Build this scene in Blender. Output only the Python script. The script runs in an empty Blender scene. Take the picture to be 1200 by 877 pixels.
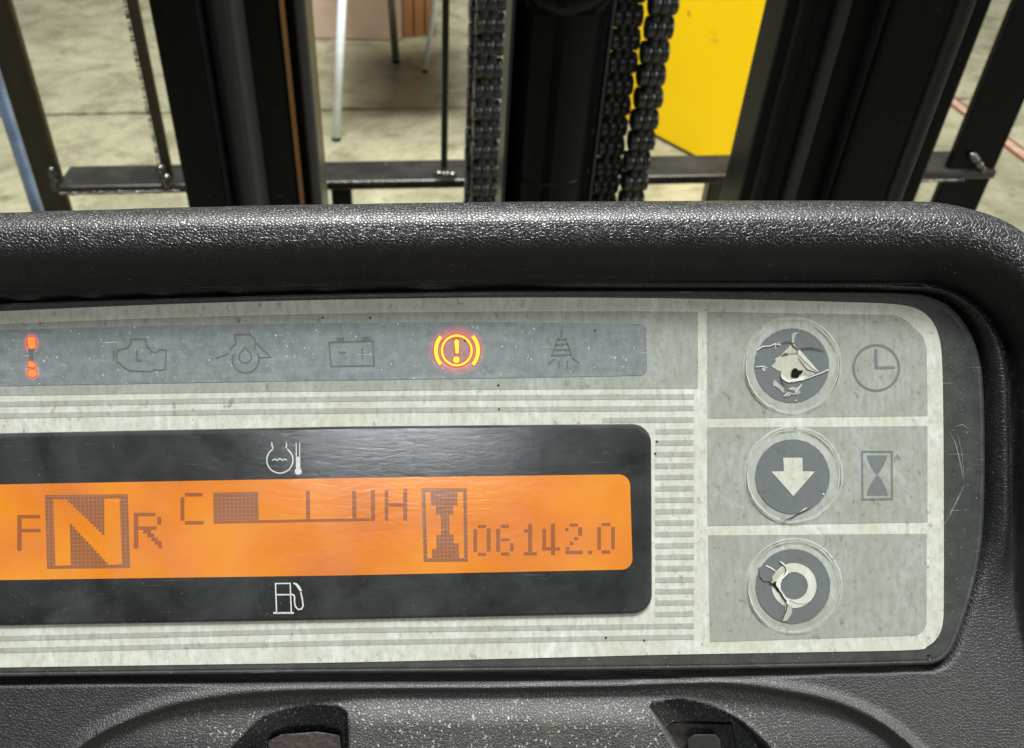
import bpy, bmesh, math, random
import numpy as np
from mathutils import Vector, Matrix
from mathutils.geometry import tessellate_polygon
random.seed(4)
SC = bpy.context.scene
COL = SC.collection
R = math.radians

# ---------------------------------------------------------------- camera, world, lamps, exposure
TH = R(38.4)            # tilt of the instrument face
AL = R(1.0)             # small camera roll
S = 0.00018             # metres per unit on the instrument face
PX, PY, F = 483.0, 438.0, 1000.0
O = Vector((0, 0, 1.10))
RT, UP, NM = Vector((1, 0, 0)), Vector((0, math.sin(TH), math.cos(TH))), Vector((0, -math.cos(TH), math.sin(TH)))
CAM = O + NM * (F * S)
RM = Matrix((RT, UP, NM)).transposed()
cam = bpy.data.cameras.new('camera'); co = bpy.data.objects.new('camera', cam); COL.objects.link(co)
co.matrix_world = Matrix.Translation(CAM) @ RM.to_4x4() @ Matrix.Rotation(-AL, 4, 'Z')
cam.lens = 30; cam.sensor_width = 36; cam.sensor_fit = 'HORIZONTAL'
cam.shift_x = (600 - PX) / 1200.0
cam.shift_y = 0.0
cam.clip_start = 0.01; cam.clip_end = 200
cam.dof.use_dof = True; cam.dof.focus_distance = F * S; cam.dof.aperture_fstop = 34
SC.camera = co

w = bpy.data.worlds.new('World'); SC.world = w; w.use_nodes = True
bg = w.node_tree.nodes['Background']; bg.inputs[0].default_value = (0.86, 0.93, 1.0, 1); bg.inputs[1].default_value = 0.13

def area(name, loc, target, sx, sy, power, col=(1, 1, 1)):
    l = bpy.data.lights.new(name, 'AREA'); l.shape = 'RECTANGLE'; l.size = sx; l.size_y = sy; l.energy = power; l.color = col
    o = bpy.data.objects.new(name, l); COL.objects.link(o)
    o.location = loc; o.rotation_euler = (Vector(target) - Vector(loc)).to_track_quat('-Z', 'Y').to_euler(); return o
area('ceiling_lamp', (0.25, 0.75, 5.2), (0.2, 0.6, 0), 2.4, 0.7, 540, (0.95, 0.98, 0.98))
area('ceiling_lamp_far', (0.0, 2.6, 5.5), (0.4, 3.4, 0), 4.5, 1.6, 400, (1.0, 0.98, 0.86))
dl = (UP * -0.050 + NM).normalized()
area('ceiling_lamp_behind', O + dl * 3.2 + Vector((-0.05, 0, 0)), O, 0.80, 0.09, 15, (0.92, 0.97, 1.0))
area('ledge_highlight_light', (2.7, -0.87, 2.3), (0, 0, 1.1), 1.0, 1.0, 55, (1.0, 0.98, 0.9))  # added light, placed so the ledge on the right shows a highlight
SC.view_settings.view_transform = 'Standard'; SC.view_settings.look = 'None'
SC.view_settings.exposure = 0.0; SC.view_settings.gamma = 1.0
SC.cycles.use_denoising = True
SC.cycles.max_bounces = 8; SC.cycles.transparent_max_bounces = 12

# ---------------------------------------------------------------- measuring helpers
def uv(px, py, h=0.0):
    X, Y = px - PX, -(py - PY)
    u = X * math.cos(AL) + Y * math.sin(AL); v = -X * math.sin(AL) + Y * math.cos(AL)
    k = (F - h) / F
    return u * k, v * k
def L(px, py, h=0.0):                       # point of the instrument face, h units above it
    u, v = uv(px, py, h); return Vector((u * S, v * S, h * S))
def ray(px, py):
    u, v = uv(px, py); return RT * u + UP * v - NM * F
def atY(px, py, Y):
    d = ray(px, py); return CAM + d * ((Y - CAM.y) / d.y)
def atZ(px, py, Z=0.0):
    d = ray(px, py); return CAM + d * ((Z - CAM.z) / d.z)

# ---------------------------------------------------------------- object helpers
def tag(o, label=None, cat=None, group=None, kind=None):
    for k, v in (('label', label), ('category', cat), ('group', group), ('kind', kind)):
        if v: o[k] = v
    return o
def thing(name, label, cat, loc=(0, 0, 0), group=None):
    o = bpy.data.objects.new(name, None); COL.objects.link(o); o.location = loc
    o.empty_display_size = 0.05
    return tag(o, label, cat, group)
def link(name, me, mat, parent=None, smooth=False, label=None):
    o = bpy.data.objects.new(name, me); COL.objects.link(o)
    if mat: me.materials.append(mat) if not me.materials else None
    if smooth: me.polygons.foreach_set('use_smooth', [True] * len(me.polygons))
    if parent:
        o.parent = parent
        if parent.get('world_mesh'): pass
    if label: o['label'] = label
    return o
def mesh(name, vs, fs):
    me = bpy.data.meshes.new(name); me.from_pydata([tuple(v) for v in vs], [], fs); me.update(); return me
def from_bm(name, bm, mat, parent=None, smooth=False, label=None, shift=None):
    if shift is not None: bmesh.ops.translate(bm, verts=bm.verts, vec=shift)
    bmesh.ops.recalc_face_normals(bm, faces=bm.faces)
    me = bpy.data.meshes.new(name); bm.to_mesh(me); bm.free()
    return link(name, me, mat, parent, smooth, label)

# ---------------------------------------------------------------- node helpers
class NT:
    def __init__(s, name):
        s.m = bpy.data.materials.new(name); s.m.use_nodes = True; s.t = s.m.node_tree; s.n = s.t.nodes
        s.b = s.n['Principled BSDF']; s.out = s.n['Material Output']
    def add(s, typ, **kw):
        n = s.n.new(typ)
        for k, v in kw.items():
            if k.startswith('i_'):
                key = k[2:]; n.inputs[int(key) if key.isdigit() else key.replace('_', ' ')].default_value = v
            else: setattr(n, k, v)
        return n
    def lk(s, a, b): s.t.links.new(a, b)
    def coord(s, scale=(1, 1, 1), rot=(0, 0, 0), loc=(0, 0, 0), obj=True):
        c = s.add('ShaderNodeTexCoord'); m = s.add('ShaderNodeMapping')
        m.inputs['Scale'].default_value = scale; m.inputs['Rotation'].default_value = rot; m.inputs['Location'].default_value = loc
        if obj: s.lk(c.outputs['Object'], m.inputs[0])
        else:
            g = s.add('ShaderNodeNewGeometry'); s.lk(g.outputs['Position'], m.inputs[0])
        return m.outputs[0]
    def noise(s, co, scale, detail=4, rough=.55, dist=0):
        n = s.add('ShaderNodeTexNoise'); n.inputs['Scale'].default_value = scale; n.inputs['Detail'].default_value = detail
        n.inputs['Roughness'].default_value = rough; n.inputs['Distortion'].default_value = dist; s.lk(co, n.inputs['Vector']); return n.outputs['Fac']
    def ramp(s, fac, stops, interp='LINEAR'):
        r = s.add('ShaderNodeValToRGB'); e = r.color_ramp; e.interpolation = interp
        while len(e.elements) < len(stops): e.elements.new(0.5)
        for q, (p, c) in zip(e.elements, stops):
            q.position = p; q.color = (c, c, c, 1) if not isinstance(c, tuple) else (*c[:3], 1)
        s.lk(fac, r.inputs[0]); return r.outputs[0]
    def mix(s, a, b, fac, mode='MIX'):
        n = s.add('ShaderNodeMix'); n.data_type = 'RGBA'; n.blend_type = mode
        for val, idx in ((fac, 0), (a, 6), (b, 7)):
            if hasattr(val, 'is_linked'): s.lk(val, n.inputs[idx])
            else: n.inputs[idx].default_value = (*val[:3], 1) if isinstance(val, tuple) else val
        return n.outputs[2]
    def math(s, op, a, b=None, clamp=False):
        n = s.add('ShaderNodeMath'); n.operation = op; n.use_clamp = clamp
        for i, v in enumerate((a, b)):
            if v is None: continue
            if hasattr(v, 'is_linked'): s.lk(v, n.inputs[i])
            else: n.inputs[i].default_value = v
        return n.outputs[0]
    def bump(s, h, dist, strength=1.0, prev=None):
        n = s.add('ShaderNodeBump'); n.inputs['Strength'].default_value = strength; n.inputs['Distance'].default_value = dist
        s.lk(h, n.inputs['Height'])
        if prev: s.lk(prev, n.inputs['Normal'])
        return n.outputs[0]
    def set(s, **kw):
        names = dict(color='Base Color', rough='Roughness', metal='Metallic', spec='Specular IOR Level', normal='Normal', coat='Coat Weight', ecol='Emission Color', estr='Emission Strength')
        for k, v in kw.items():
            inp = s.b.inputs[names[k]]
            if hasattr(v, 'is_linked'): s.lk(v, inp)
            else: inp.default_value = (*v[:3], 1) if isinstance(v, tuple) else v
        return s.m

MM = (1000, 1000, 1000)
def film_mat(name, base, dirt=1.0, spec=.35):
    """printed keypad film: one coat of grime over whatever ink colour is given"""
    n = NT(name); c = n.coord(MM)
    streak = n.noise(n.coord((1500, 420, 1000)), .55, 5, .65, .3)
    a = n.ramp(streak, [(.32, 0.0), (.62, 1.0)])
    blot = n.ramp(n.noise(c, .11, 4, .6, .6), [(.3, 0.0), (.72, 1.0)])
    fine = n.ramp(n.noise(n.coord((1300, 800, 1000), loc=(1, 6, 0)), .62, 6, .68), [(.34, 0.0), (.52, 1.0)])
    speck = n.ramp(n.noise(n.coord((1000, 700, 1000), loc=(7, 3, 0)), .50, 4, .66), [(.31, 0.0), (.40, 1.0)])
    d1 = tuple(b * k for b, k in zip(base, (.66, .67, .62)))
    col = n.mix(d1, base, a)
    col = n.mix(tuple(b * k for b, k in zip(base, (.72, .71, .63))), col, blot)
    col = n.mix(n.mix(col, (.83, .84, .81), 1.0, 'MULTIPLY'), col, fine)
    col = n.mix(n.mix(col, (.55, .54, .48), 1.0, 'MULTIPLY'), col, n.math('MAXIMUM', speck, n.ramp(n.noise(n.coord(MM, loc=(4, 4, 4)), .085, 3, .6), [(.40, .85), (.56, 0.0)])))
    col = n.mix(base, col, dirt)
    rg = n.ramp(streak, [(.3, .62), (.7, .42)])
    bp = n.bump(n.noise(c, 2.2, 3, .6), .00003, .5)
    return n.set(color=col, rough=rg, spec=spec, normal=bp)

def scratched(n, c_obj_scale=(1000, 1000, 1000)):
    parts = []
    for k, (rz, th) in enumerate(((.9, .70), (-.6, .715), (.2, .72))):
        f = n.noise(n.coord((90, 2600, 1000), (0, 0, rz), (k * 3.1, k * 1.7, 0)), .9, 2, .5)
        m = n.noise(n.coord(MM, loc=(k * 11., 4., 0)), .10, 2, .5)
        parts.append(n.math('MULTIPLY', n.ramp(f, [(th, 0.0), (th + .03, 1.0)]), n.ramp(m, [(.48, 0.0), (.62, 1.0)])))
    return n.math('MAXIMUM', parts[0], n.math('MAXIMUM', parts[1], parts[2]))

def strip_mat():
    n = NT('indicator_strip_film'); c = n.coord(MM)
    f = n.ramp(n.noise(n.coord((900, 600, 1000)), .7, 5, .65), [(.3, (.098, .110, .112)), (.7, (.150, .167, .168))])
    haze = n.ramp(n.noise(n.coord((160, 900, 1000)), .5, 4, .6), [(.5, 0.0), (.75, .35)])
    col = n.mix(f, (.24, .27, .265), haze)
    sp = n.ramp(n.noise(n.coord((1400, 900, 1000), (0, 0, .9)), 1.6, 2, .5), [(.70, 0.0), (.74, 1.0)])
    col = n.mix(col, (.55, .6, .6), n.math('MULTIPLY', sp, .8))
    col = n.mix(col, (.6, .64, .62), n.math('MULTIPLY', scratched(n), .7))
    return n.set(color=col, rough=.42, spec=.4, normal=n.bump(n.noise(c, 2.4, 3), .00003, .4))

def plain(name, col, rough=.5, metal=0.0, spec=.5, var=.15, scale=8, bump=None, obj=False, coat=0):
    n = NT(name); c = n.coord(obj=obj)
    nz = n.noise(c, scale, 4, .6)
    k = 1 - var
    cc = n.mix(tuple(x * k for x in col), tuple(min(1, x * (1 + var)) for x in col), n.ramp(nz, [(.3, 0.0), (.7, 1.0)]))
    kw = dict(color=cc, rough=n.ramp(nz, [(.3, min(1, rough * 1.2)), (.7, rough * .85)]), metal=metal, spec=spec, coat=coat)
    if bump: kw['normal'] = n.bump(n.noise(c, bump[0], 3), bump[1], 1)
    return n.set(**kw)

def emis(name, col, strength=1.0, var=None):
    n = NT(name); n.set(color=(.01, .01, .01), rough=.6, ecol=col, estr=strength); return n.m

# leather grained dashboard plastic
def grain_mat():
    n = NT('grained_black_plastic'); c = n.coord(MM)
    warp = n.add('ShaderNodeVectorMath', operation='ADD')
    nz = n.add('ShaderNodeTexNoise'); nz.inputs['Scale'].default_value = .9; n.lk(c, nz.inputs['Vector'])
    wsc = n.add('ShaderNodeVectorMath', operation='SCALE'); wsc.inputs['Scale'].default_value = .35; n.lk(nz.outputs['Color'], wsc.inputs[0])
    n.lk(c, warp.inputs[0]); n.lk(wsc.outputs[0], warp.inputs[1])
    v = n.add('ShaderNodeTexVoronoi', feature='DISTANCE_TO_EDGE'); v.inputs['Scale'].default_value = 1.42; v.inputs['Randomness'].default_value = .85
    n.lk(warp.outputs[0], v.inputs['Vector'])
    h = n.ramp(v.outputs['Distance'], [(.0, 0.0), (.16, .72), (.42, 1.0)], 'EASE')
    h2 = n.noise(c, 5.0, 3, .6)
    hh = n.math('ADD', h, n.math('MULTIPLY', h2, .12))
    fin = n.add('ShaderNodeAttribute', attribute_name='finish').outputs['Fac']; mat_ = n.add('ShaderNodeAttribute', attribute_name='matte').outputs['Fac']
    bp = n.bump(n.math('MULTIPLY', hh, fin), .000095, 1.0)
    # dust lying on the lower cover and on the bottom edge
    sx = n.add('ShaderNodeSeparateXYZ'); n.lk(c, sx.inputs[0])
    low = n.ramp(n.math('MULTIPLY', sx.outputs[1], -.01), [(.66, 0.0), (.74, 1.0)])
    xm = n.math('MULTIPLY', n.ramp(n.math('ADD', n.math('MULTIPLY', sx.outputs[0], .005), .5), [(.20, 0.0), (.32, 1.0)]), n.ramp(n.math('ADD', n.math('MULTIPLY', sx.outputs[0], .005), .5), [(.80, 1.0), (.93, 0.0)]))
    dull = n.math('MULTIPLY', n.ramp(n.math('MULTIPLY', sx.outputs[1], -.01), [(.30, 0.0), (.56, 1.0)]), n.ramp(n.math('ADD', n.math('MULTIPLY', sx.outputs[0], .005), .5), [(.08, .0), (.42, 1.0)]))
    low = n.math('MULTIPLY', low, n.math('ADD', n.math('MULTIPLY', xm, .9), .1))
    spk = n.ramp(n.noise(n.coord((1500, 1100, 1000), (0, 0, -.6)), 1.15, 2, .5), [(.63, 0.0), (.68, 1.0)])
    film = n.ramp(n.noise(c, .12, 4, .6), [(.35, 0.0), (.65, .55)])
    base = n.mix((.006, .006, .007), (.012, .012, .012), n.ramp(n.noise(c, .3, 4), [(.3, 0.0), (.7, 1.0)]))
    col = n.mix(base, (.032, .032, .031), n.math('MULTIPLY', dull, .85))
    col = n.mix(col, (.062, .057, .046), n.math('MULTIPLY', low, film))
    col = n.mix(col, (.33, .34, .32), n.math('MULTIPLY', n.math('MULTIPLY', low, spk), .8))
    far = n.ramp(n.noise(n.coord(MM, loc=(5, 5, 5)), 1.9, 2, .5), [(.70, 0.0), (.74, .5)])
    col = n.mix(col, (.2, .2, .2), far)
    rg = n.math('ADD', n.ramp(n.noise(c, .25, 3), [(.3, .27), (.7, .33)]), n.math('MULTIPLY', mat_, .24))
    return n.set(color=col, rough=rg, spec=n.math('ADD', n.math('MULTIPLY', fin, .45), .17), normal=bp)

M = {}
M['grain'] = grain_mat()
M['film'] = film_mat('cream_film', (.475, .485, .445))
M['grey'] = film_mat('grey_green_film', (.272, .286, .268))
M['stripe'] = film_mat('grey_stripe_ink', (.305, .317, .290), .9)
M['skirt'] = film_mat('button_skirt_film', (.315, .332, .312), .9, .15)
M['tear'] = film_mat('torn_inner_film', (.38, .37, .315), .8, .2)
M['disc'] = film_mat('slate_button_ink', (.098, .109, .113), .6, .45)
M['ink'] = film_mat('dark_icon_ink', (.12, .135, .14), .7)
M['ghost'] = film_mat('unlit_icon_ink', (.098, .107, .108), .8)
M['strip'] = strip_mat()

def bezel_mat():
    n = NT('smoked_bezel_plastic'); c = n.coord(MM)
    nz = n.noise(c, .25, 5, .6)
    col = n.ramp(nz, [(.3, (.026, .027, .026)), (.7, (.052, .054, .050))])
    col = n.mix(col, (.30, .31, .28), n.math('MULTIPLY', n.ramp(n.noise(n.coord(MM, loc=(3, 1, 0)), 2.3, 2), [(.68, 0.0), (.74, 1.0)]), .8))
    col = n.mix(col, (.3, .32, .3), n.math('MULTIPLY', scratched(n), .55))
    return n.set(color=col, rough=n.ramp(nz, [(.3, .36), (.7, .2)]), spec=.4, normal=n.bump(n.noise(c, 1.2, 3), .00004, .35))
M['bezel'] = bezel_mat()
M['window'] = plain('smoked_window_surround', (.022, .021, .020), .5, 0, .1, obj=True, var=.3, scale=200)

def lens_mat():
    n = NT('scratched_display_lens'); c = n.coord(MM)
    n.n.remove(n.b)
    tr = n.add('ShaderNodeBsdfTransparent'); gl = n.add('ShaderNodeBsdfGlossy'); df = n.add('ShaderNodeBsdfDiffuse')
    df.inputs[0].default_value = (.55, .58, .58, 1)
    sw = n.noise(n.coord((600, 1700, 1000), (0, 0, .45)), .6, 5, .65, .5)
    bp = n.bump(sw, .00004, .7)
    n.lk(bp, gl.inputs['Normal'])
    n.lk(n.ramp(sw, [(.3, .13), (.7, .20)]), gl.inputs['Roughness'])
    fr = n.add('ShaderNodeFresnel'); fr.inputs[0].default_value = 1.5
    m1 = n.add('ShaderNodeMixShader'); m2 = n.add('ShaderNodeMixShader')
    dust = n.math('ADD', n.ramp(n.noise(c, .07, 4, .6, .5), [(.35, .015), (.7, .055)]), n.math('MULTIPLY', scratched(n), .07))
    pin = n.ramp(n.noise(n.coord(MM, loc=(9, 2, 0)), 2.6, 2), [(.72, 0.0), (.76, .35)])
    n.lk(n.math('ADD', dust, pin), m1.inputs[0]); n.lk(tr.outputs[0], m1.inputs[1]); n.lk(df.outputs[0], m1.inputs[2])
    n.lk(n.math('MULTIPLY', fr.outputs[0], 1.1, True), m2.inputs[0]); n.lk(m1.outputs[0], m2.inputs[1]); n.lk(gl.outputs[0], m2.inputs[2])
    n.lk(m2.outputs[0], n.out.inputs[0]); return n.m
M['lens'] = lens_mat()

def lcd_mat(name, stops, grid=False, k=1.0):
    """back-lit liquid crystal: uneven amber back-light"""
    n = NT(name); c = n.coord(MM)
    a = n.noise(n.coord((1000, 1400, 1000), loc=(2.3, 1.1, 0)), .035, 2, .5, .3)
    b = n.noise(c, .8, 4, .6)
    col = n.ramp(n.math('ADD', n.math('MULTIPLY', a, .9), n.math('MULTIPLY', b, .1)), stops)
    st = k
    if grid:
        s = n.add('ShaderNodeSeparateXYZ'); n.lk(c, s.inputs[0])
        gx = n.math('FRACT', n.math('MULTIPLY', s.outputs[0], 1.18)); gy = n.math('FRACT', n.math('MULTIPLY', s.outputs[1], 1.18))
        g = n.math('MAXIMUM', n.math('LESS_THAN', gx, .2), n.math('LESS_THAN', gy, .2))
        col = n.mix(col, (.62, .22, .045), n.math('MULTIPLY', g, .55))
    n.set(color=(.002, .001, .0), rough=.6, spec=0.0, ecol=col, estr=st); return n.m
AMB = [(.34, (.86, .225, .010)), (.46, (.96, .272, .003)), (.56, (1.0, .315, .001)), (.66, (1.03, .37, .001))]
M['lcd'] = lcd_mat('amber_backlight', AMB, k=.93)
M['pix'] = lcd_mat('dark_lcd_segment', [(.3, (.36, .105, .022)), (.7, (.44, .11, .010))])
M['pixgrid'] = lcd_mat('dark_lcd_dot_matrix', [(.3, (.30, .115, .050)), (.7, (.34, .115, .040))], True)
M['yellowlit'] = emis('lit_amber_symbol', (1.0, .52, .02), 1.9)
M['orangelit'] = emis('lit_orange_symbol', (1.0, .20, .02), 1.5)
M['redlit'] = emis('lit_red_rim', (.85, .035, .02), .9)
def halo_mat():
    n = NT('red_glow_in_film'); n.n.remove(n.b); g = n.add('ShaderNodeTexCoord')
    ln = n.add('ShaderNodeVectorMath', operation='LENGTH'); n.lk(g.outputs['Object'], ln.inputs[0])
    f = n.ramp(n.math('MULTIPLY', ln.outputs['Value'], 1 / (36 * S)), [(.0, .16), (.45, .20), (.66, .42), (.78, .20), (1.0, 0.0)], 'EASE')
    em = n.add('ShaderNodeEmission'); em.inputs[0].default_value = (1, .045, .025, 1); n.lk(f, em.inputs[1])
    tr = n.add('ShaderNodeBsdfTransparent'); ad = n.add('ShaderNodeAddShader')
    n.lk(em.outputs[0], ad.inputs[0]); n.lk(tr.outputs[0], ad.inputs[1]); n.lk(ad.outputs[0], n.out.inputs[0]); return n.m
M['halo'] = halo_mat()
M['white_ink'] = plain('pale_grey_icon_ink', (.40, .40, .38), .6, obj=True, scale=900)
M['black'] = plain('black_void', (.004, .004, .004), .9, spec=.1)
M['crackline'] = plain('crack_shadow_line', (.03, .03, .027), .9, spec=.1)
M['cracklight'] = plain('lifted_film_edge', (.45, .45, .41), .5, obj=True, scale=900)

def mast_mat(name, col, rough, dust=.25, sp=.09):
    n = NT(name); c = n.coord((9, 9, 1.2), obj=False)
    nz = n.noise(c, 1.6, 5, .6)
    spots = n.ramp(n.noise(n.coord(obj=False), 160, 3, .6), [(.66, 0.0), (.72, 1.0)])
    cc = n.mix(col, tuple(min(1, x * 2.2 + .012) for x in col), n.math('MULTIPLY', n.ramp(nz, [(.45, 0.0), (.75, 1.0)]), dust))
    cc = n.mix(cc, (.12, .11, .09), n.math('MULTIPLY', spots, dust * .6))
    return n.set(color=cc, rough=n.ramp(nz, [(.3, rough), (.7, min(1, rough * 1.35))]), spec=sp, normal=n.bump(n.noise(n.coord(obj=False), 90, 4), .0003, .25))
M['mast'] = mast_mat('greasy_black_mast_paint', (.0045, .0045, .005), .26)
M['mastpale'] = mast_mat('highlight_grey_mast_paint', (.028, .028, .029), .30, .5, .3)  # paler than the mast: reflected highlights on the rails put into the base colour
M['barpaint'] = mast_mat('dusty_black_bar_paint', (.013, .012, .010), .2, .7, .5)
M['barbrown'] = mast_mat('floor_reflection_dust_brown_bar', (.036, .028, .015), .40, .5, .3)  # brown holds the floor's reflection as well as dust, in one base colour
M['cyl'] = mast_mat('gloss_black_cylinder_paint', (.004, .004, .0045), .16, .15)
M['brass'] = plain('brown_greased_edge', (.13, .065, .02), .4, scale=60)
M['chain'] = mast_mat('oily_chain_steel', (.010, .010, .011), .26, .8, .5)
M['weld'] = plain('shiny_weld_bead', (.14, .135, .13), .22, .85, scale=160, bump=(220, .0006))
M['chrome'] = plain('pale_steel_tube', (.74, .80, .90), .3, .25, scale=20)
M['dullsteel'] = plain('dull_steel_tube', (.16, .145, .12), .4, .5, scale=20)
M['bluepost'] = plain('pale_blue_paint', (.22, .30, .46), .5, scale=30, var=.35)
M['bracket'] = plain('brown_grey_cast_bracket', (.030, .022, .018), .55, obj=True, scale=400, var=.4, bump=(700, .0004))

def yellow_mat():
    n = NT('yellow_enamel'); c = n.coord(obj=False)
    sc = n.ramp(n.noise(n.coord((1, 1, 3), (0, .5, 0), obj=False), 5, 5, .7), [(.63, 0.0), (.72, .5)])
    tone = n.mix((.84, .53, .003), (.92, .60, .004), n.ramp(n.noise(c, 1.6, 3), [(.3, 0.0), (.7, 1.0)]))
    col = n.mix(tone, (.42, .25, .02), sc)
    fl = n.ramp(n.noise(n.coord((1, 1, 1), loc=(3, 3, 1), obj=False), 13, 3, .6), [(.70, 0.0), (.73, .7)])
    col = n.mix(col, (.25, .15, .02), fl)
    return n.set(color=col, rough=.38, spec=.15)
M['yellow'] = yellow_mat()

def floor_mat():
    n = NT('stained_concrete'); c = n.coord(obj=False)
    a = n.noise(c, 1.7, 7, .62, .8); b = n.noise(n.coord(loc=(4, 2, 0), obj=False), 6.5, 6, .65, .5); f = n.noise(c, 46, 4, .6)
    col = n.ramp(a, [(.3, (.185, .176, .118)), (.5, (.275, .262, .178)), (.7, (.345, .33, .228))])
    col = n.mix(n.mix(col, (.60, .59, .55), 1.0, 'MULTIPLY'), col, n.ramp(b, [(.34, 0.0), (.56, 1.0)]))
    col = n.mix(n.mix(col, (.55, .53, .48), 1.0, 'MULTIPLY'), col, n.ramp(n.noise(n.coord(loc=(1, 7, 0), obj=False), 9, 5, .65), [(.30, 0.0), (.42, 1.0)]))
    col = n.mix(n.mix(col, (.86, .86, .84), 1.0, 'MULTIPLY'), col, n.ramp(f, [(.35, 0.0), (.55, 1.0)]))
    return n.set(color=col, rough=n.ramp(b, [(.3, .5), (.7, .3)]), spec=.4, normal=n.bump(f, .0008, .4))
M['floor'] = floor_mat()
M['joint'] = plain('dirty_joint_filler', (.10, .09, .06), .9, scale=30, var=.4)
M['redtape'] = plain('red_line_paint', (.20, .04, .03), .6, scale=30, var=.3)
M['pinktape'] = plain('worn_pink_line_paint', (.34, .235, .17), .6, scale=20, var=.3)

def card_mat(name, col):
    n = NT(name); g = n.add('ShaderNodeTexCoord')
    a = n.noise(n.coord((1, 1, 1)), 6, 5, .6)
    cc = n.mix(tuple(x * .8 for x in col), col, n.ramp(a, [(.3, 0.0), (.7, 1.0)]))
    return n.set(color=cc, rough=.8, spec=.2)
M['card'] = card_mat('pinkish_cardboard', (.52, .385, .30))
M['wood'] = card_mat('orange_brown_board', (.34, .165, .07))

# ---------------------------------------------------------------- flat-work helpers on the instrument face
def catmull(pts, n=8, closed=False):
    out = []; N = len(pts)
    rng = range(N) if closed else range(N - 1)
    for i in rng:
        p0 = pts[(i - 1) % N] if closed or i > 0 else pts[0]; p1 = pts[i]; p2 = pts[(i + 1) % N]
        p3 = pts[(i + 2) % N] if closed or i + 2 < N else pts[-1]
        for k in range(n):
            t = k / n
            out.append(tuple(.5 * (2 * b + (c - a) * t + (2 * a - 5 * b + 4 * c - d) * t * t + (-a + 3 * b - 3 * c + d) * t ** 3)
                             for a, b, c, d in zip(p0, p1, p2, p3)))
    if not closed: out.append(tuple(pts[-1]))
    return out
def rounded(pts, rad, n=6):
    """polygon corners replaced by arcs; rad: one number or one per corner"""
    out = []; N = len(pts)
    for i, p in enumerate(pts):
        r = rad[i] if isinstance(rad, (list, tuple)) else rad
        a = Vector(pts[i - 1]) - Vector(p); b = Vector(pts[(i + 1) % N]) - Vector(p)
        if r <= 0: out.append(tuple(p)); continue
        q0 = Vector(p) + a.normalized() * r; q2 = Vector(p) + b.normalized() * r
        for k in range(n + 1):
            t = k / n
            # rational quadratic close to a circle
            wgt = .7071; den = (1 - t) ** 2 + 2 * wgt * t * (1 - t) + t * t
            out.append(tuple((q0 * (1 - t) ** 2 + Vector(p) * (2 * wgt * t * (1 - t)) + q2 * t * t) / den))
    return out
def sheet_bm(bm, pts, h, thick=.25, inner=None):
    """flat sheet with real thickness from photo-plane points"""
    loops = [[L(x, y, h) for x, y in pts]]
    if inner: loops.append([L(x, y, h) for x, y in inner])
    tris = tessellate_polygon([[Vector((v.x, v.y, 0)) for v in lp] for lp in loops])
    flat = [v for lp in loops for v in lp]
    bv = [bm.verts.new(v) for v in flat]
    for t in tris:
        a, b, c = (flat[i] for i in t)
        cr = (b - a).cross(c - a).z
        if abs(cr) < 1e-16: continue
        tt = t if cr > 0 else t[::-1]
        try: bm.faces.new([bv[i] for i in tt])
        except ValueError: pass
    i0 = 0
    for lp in loops:
        n = len(lp); dn = [bm.verts.new(v - Vector((0, 0, thick * S))) for v in lp]
        for i in range(n):
            j = (i + 1) % n
            try: bm.faces.new((bv[i0 + i], bv[i0 + j], dn[j], dn[i]))
            except ValueError: pass
        i0 += n
def plain_out(name, bm, mat, parent, label=None, smooth=False):
    me = bpy.data.meshes.new(name); bm.to_mesh(me); bm.free()
    return link(name, me, mat, parent, smooth, label)
def sheet(name, pts, h, mat, parent, thick=.25, inner=None, label=None):
    bm = bmesh.new(); sheet_bm(bm, pts, h, thick, inner); return plain_out(name, bm, mat, parent, label)
def ribbon_pts(pts, wd, closed=False):
    """outline of a stroke of width wd (number or list)"""
    N = len(pts); Lf, Rt = [], []
    for i, p in enumerate(pts):
        a = Vector(pts[i - 1]) if (i > 0 or closed) else None
        b = Vector(pts[(i + 1) % N]) if (i < N - 1 or closed) else None
        p = Vector(p)
        d1 = (p - a).normalized() if a is not None and (p - a).length > 1e-6 else None
        d2 = (b - p).normalized() if b is not None and (b - p).length > 1e-6 else None
        d1 = d1 or d2; d2 = d2 or d1
        n1 = Vector((-d1.y, d1.x)); n2 = Vector((-d2.y, d2.x)); m = n1 + n2
        m = m / max(m.length_squared / 2, .5)
        ww = (wd[i] if isinstance(wd, (list, tuple)) else wd) / 2
        Lf.append(p + m * ww); Rt.append(p - m * ww)
    return Lf, Rt
def stroke_bm(bm, pts, wd, h, closed=False, thick=.2):
    Lf, Rt = ribbon_pts(pts, wd, closed); N = len(pts)
    tl = [bm.verts.new(L(q.x, q.y, h)) for q in Lf]; tr = [bm.verts.new(L(q.x, q.y, h)) for q in Rt]
    bl = [bm.verts.new(L(q.x, q.y, h - thick)) for q in Lf]; br = [bm.verts.new(L(q.x, q.y, h - thick)) for q in Rt]
    for i in range(N if closed else N - 1):
        j = (i + 1) % N
        f = bm.faces.new((tl[i], tl[j], tr[j], tr[i]))
        f.normal_update()
        if f.normal.z < 0: f.normal_flip()
        bm.faces.new((tl[i], tl[j], bl[j], bl[i])); bm.faces.new((tr[i], tr[j], br[j], br[i]))
def strokes(name, lst, h, mat, parent, label=None, fills=()):
    bm = bmesh.new()
    for s in lst: stroke_bm(bm, s[0], s[1], h, len(s) > 2 and s[2])
    for f in fills: sheet_bm(bm, f, h, .2)
    return plain_out(name, bm, mat, parent, label)
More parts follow.
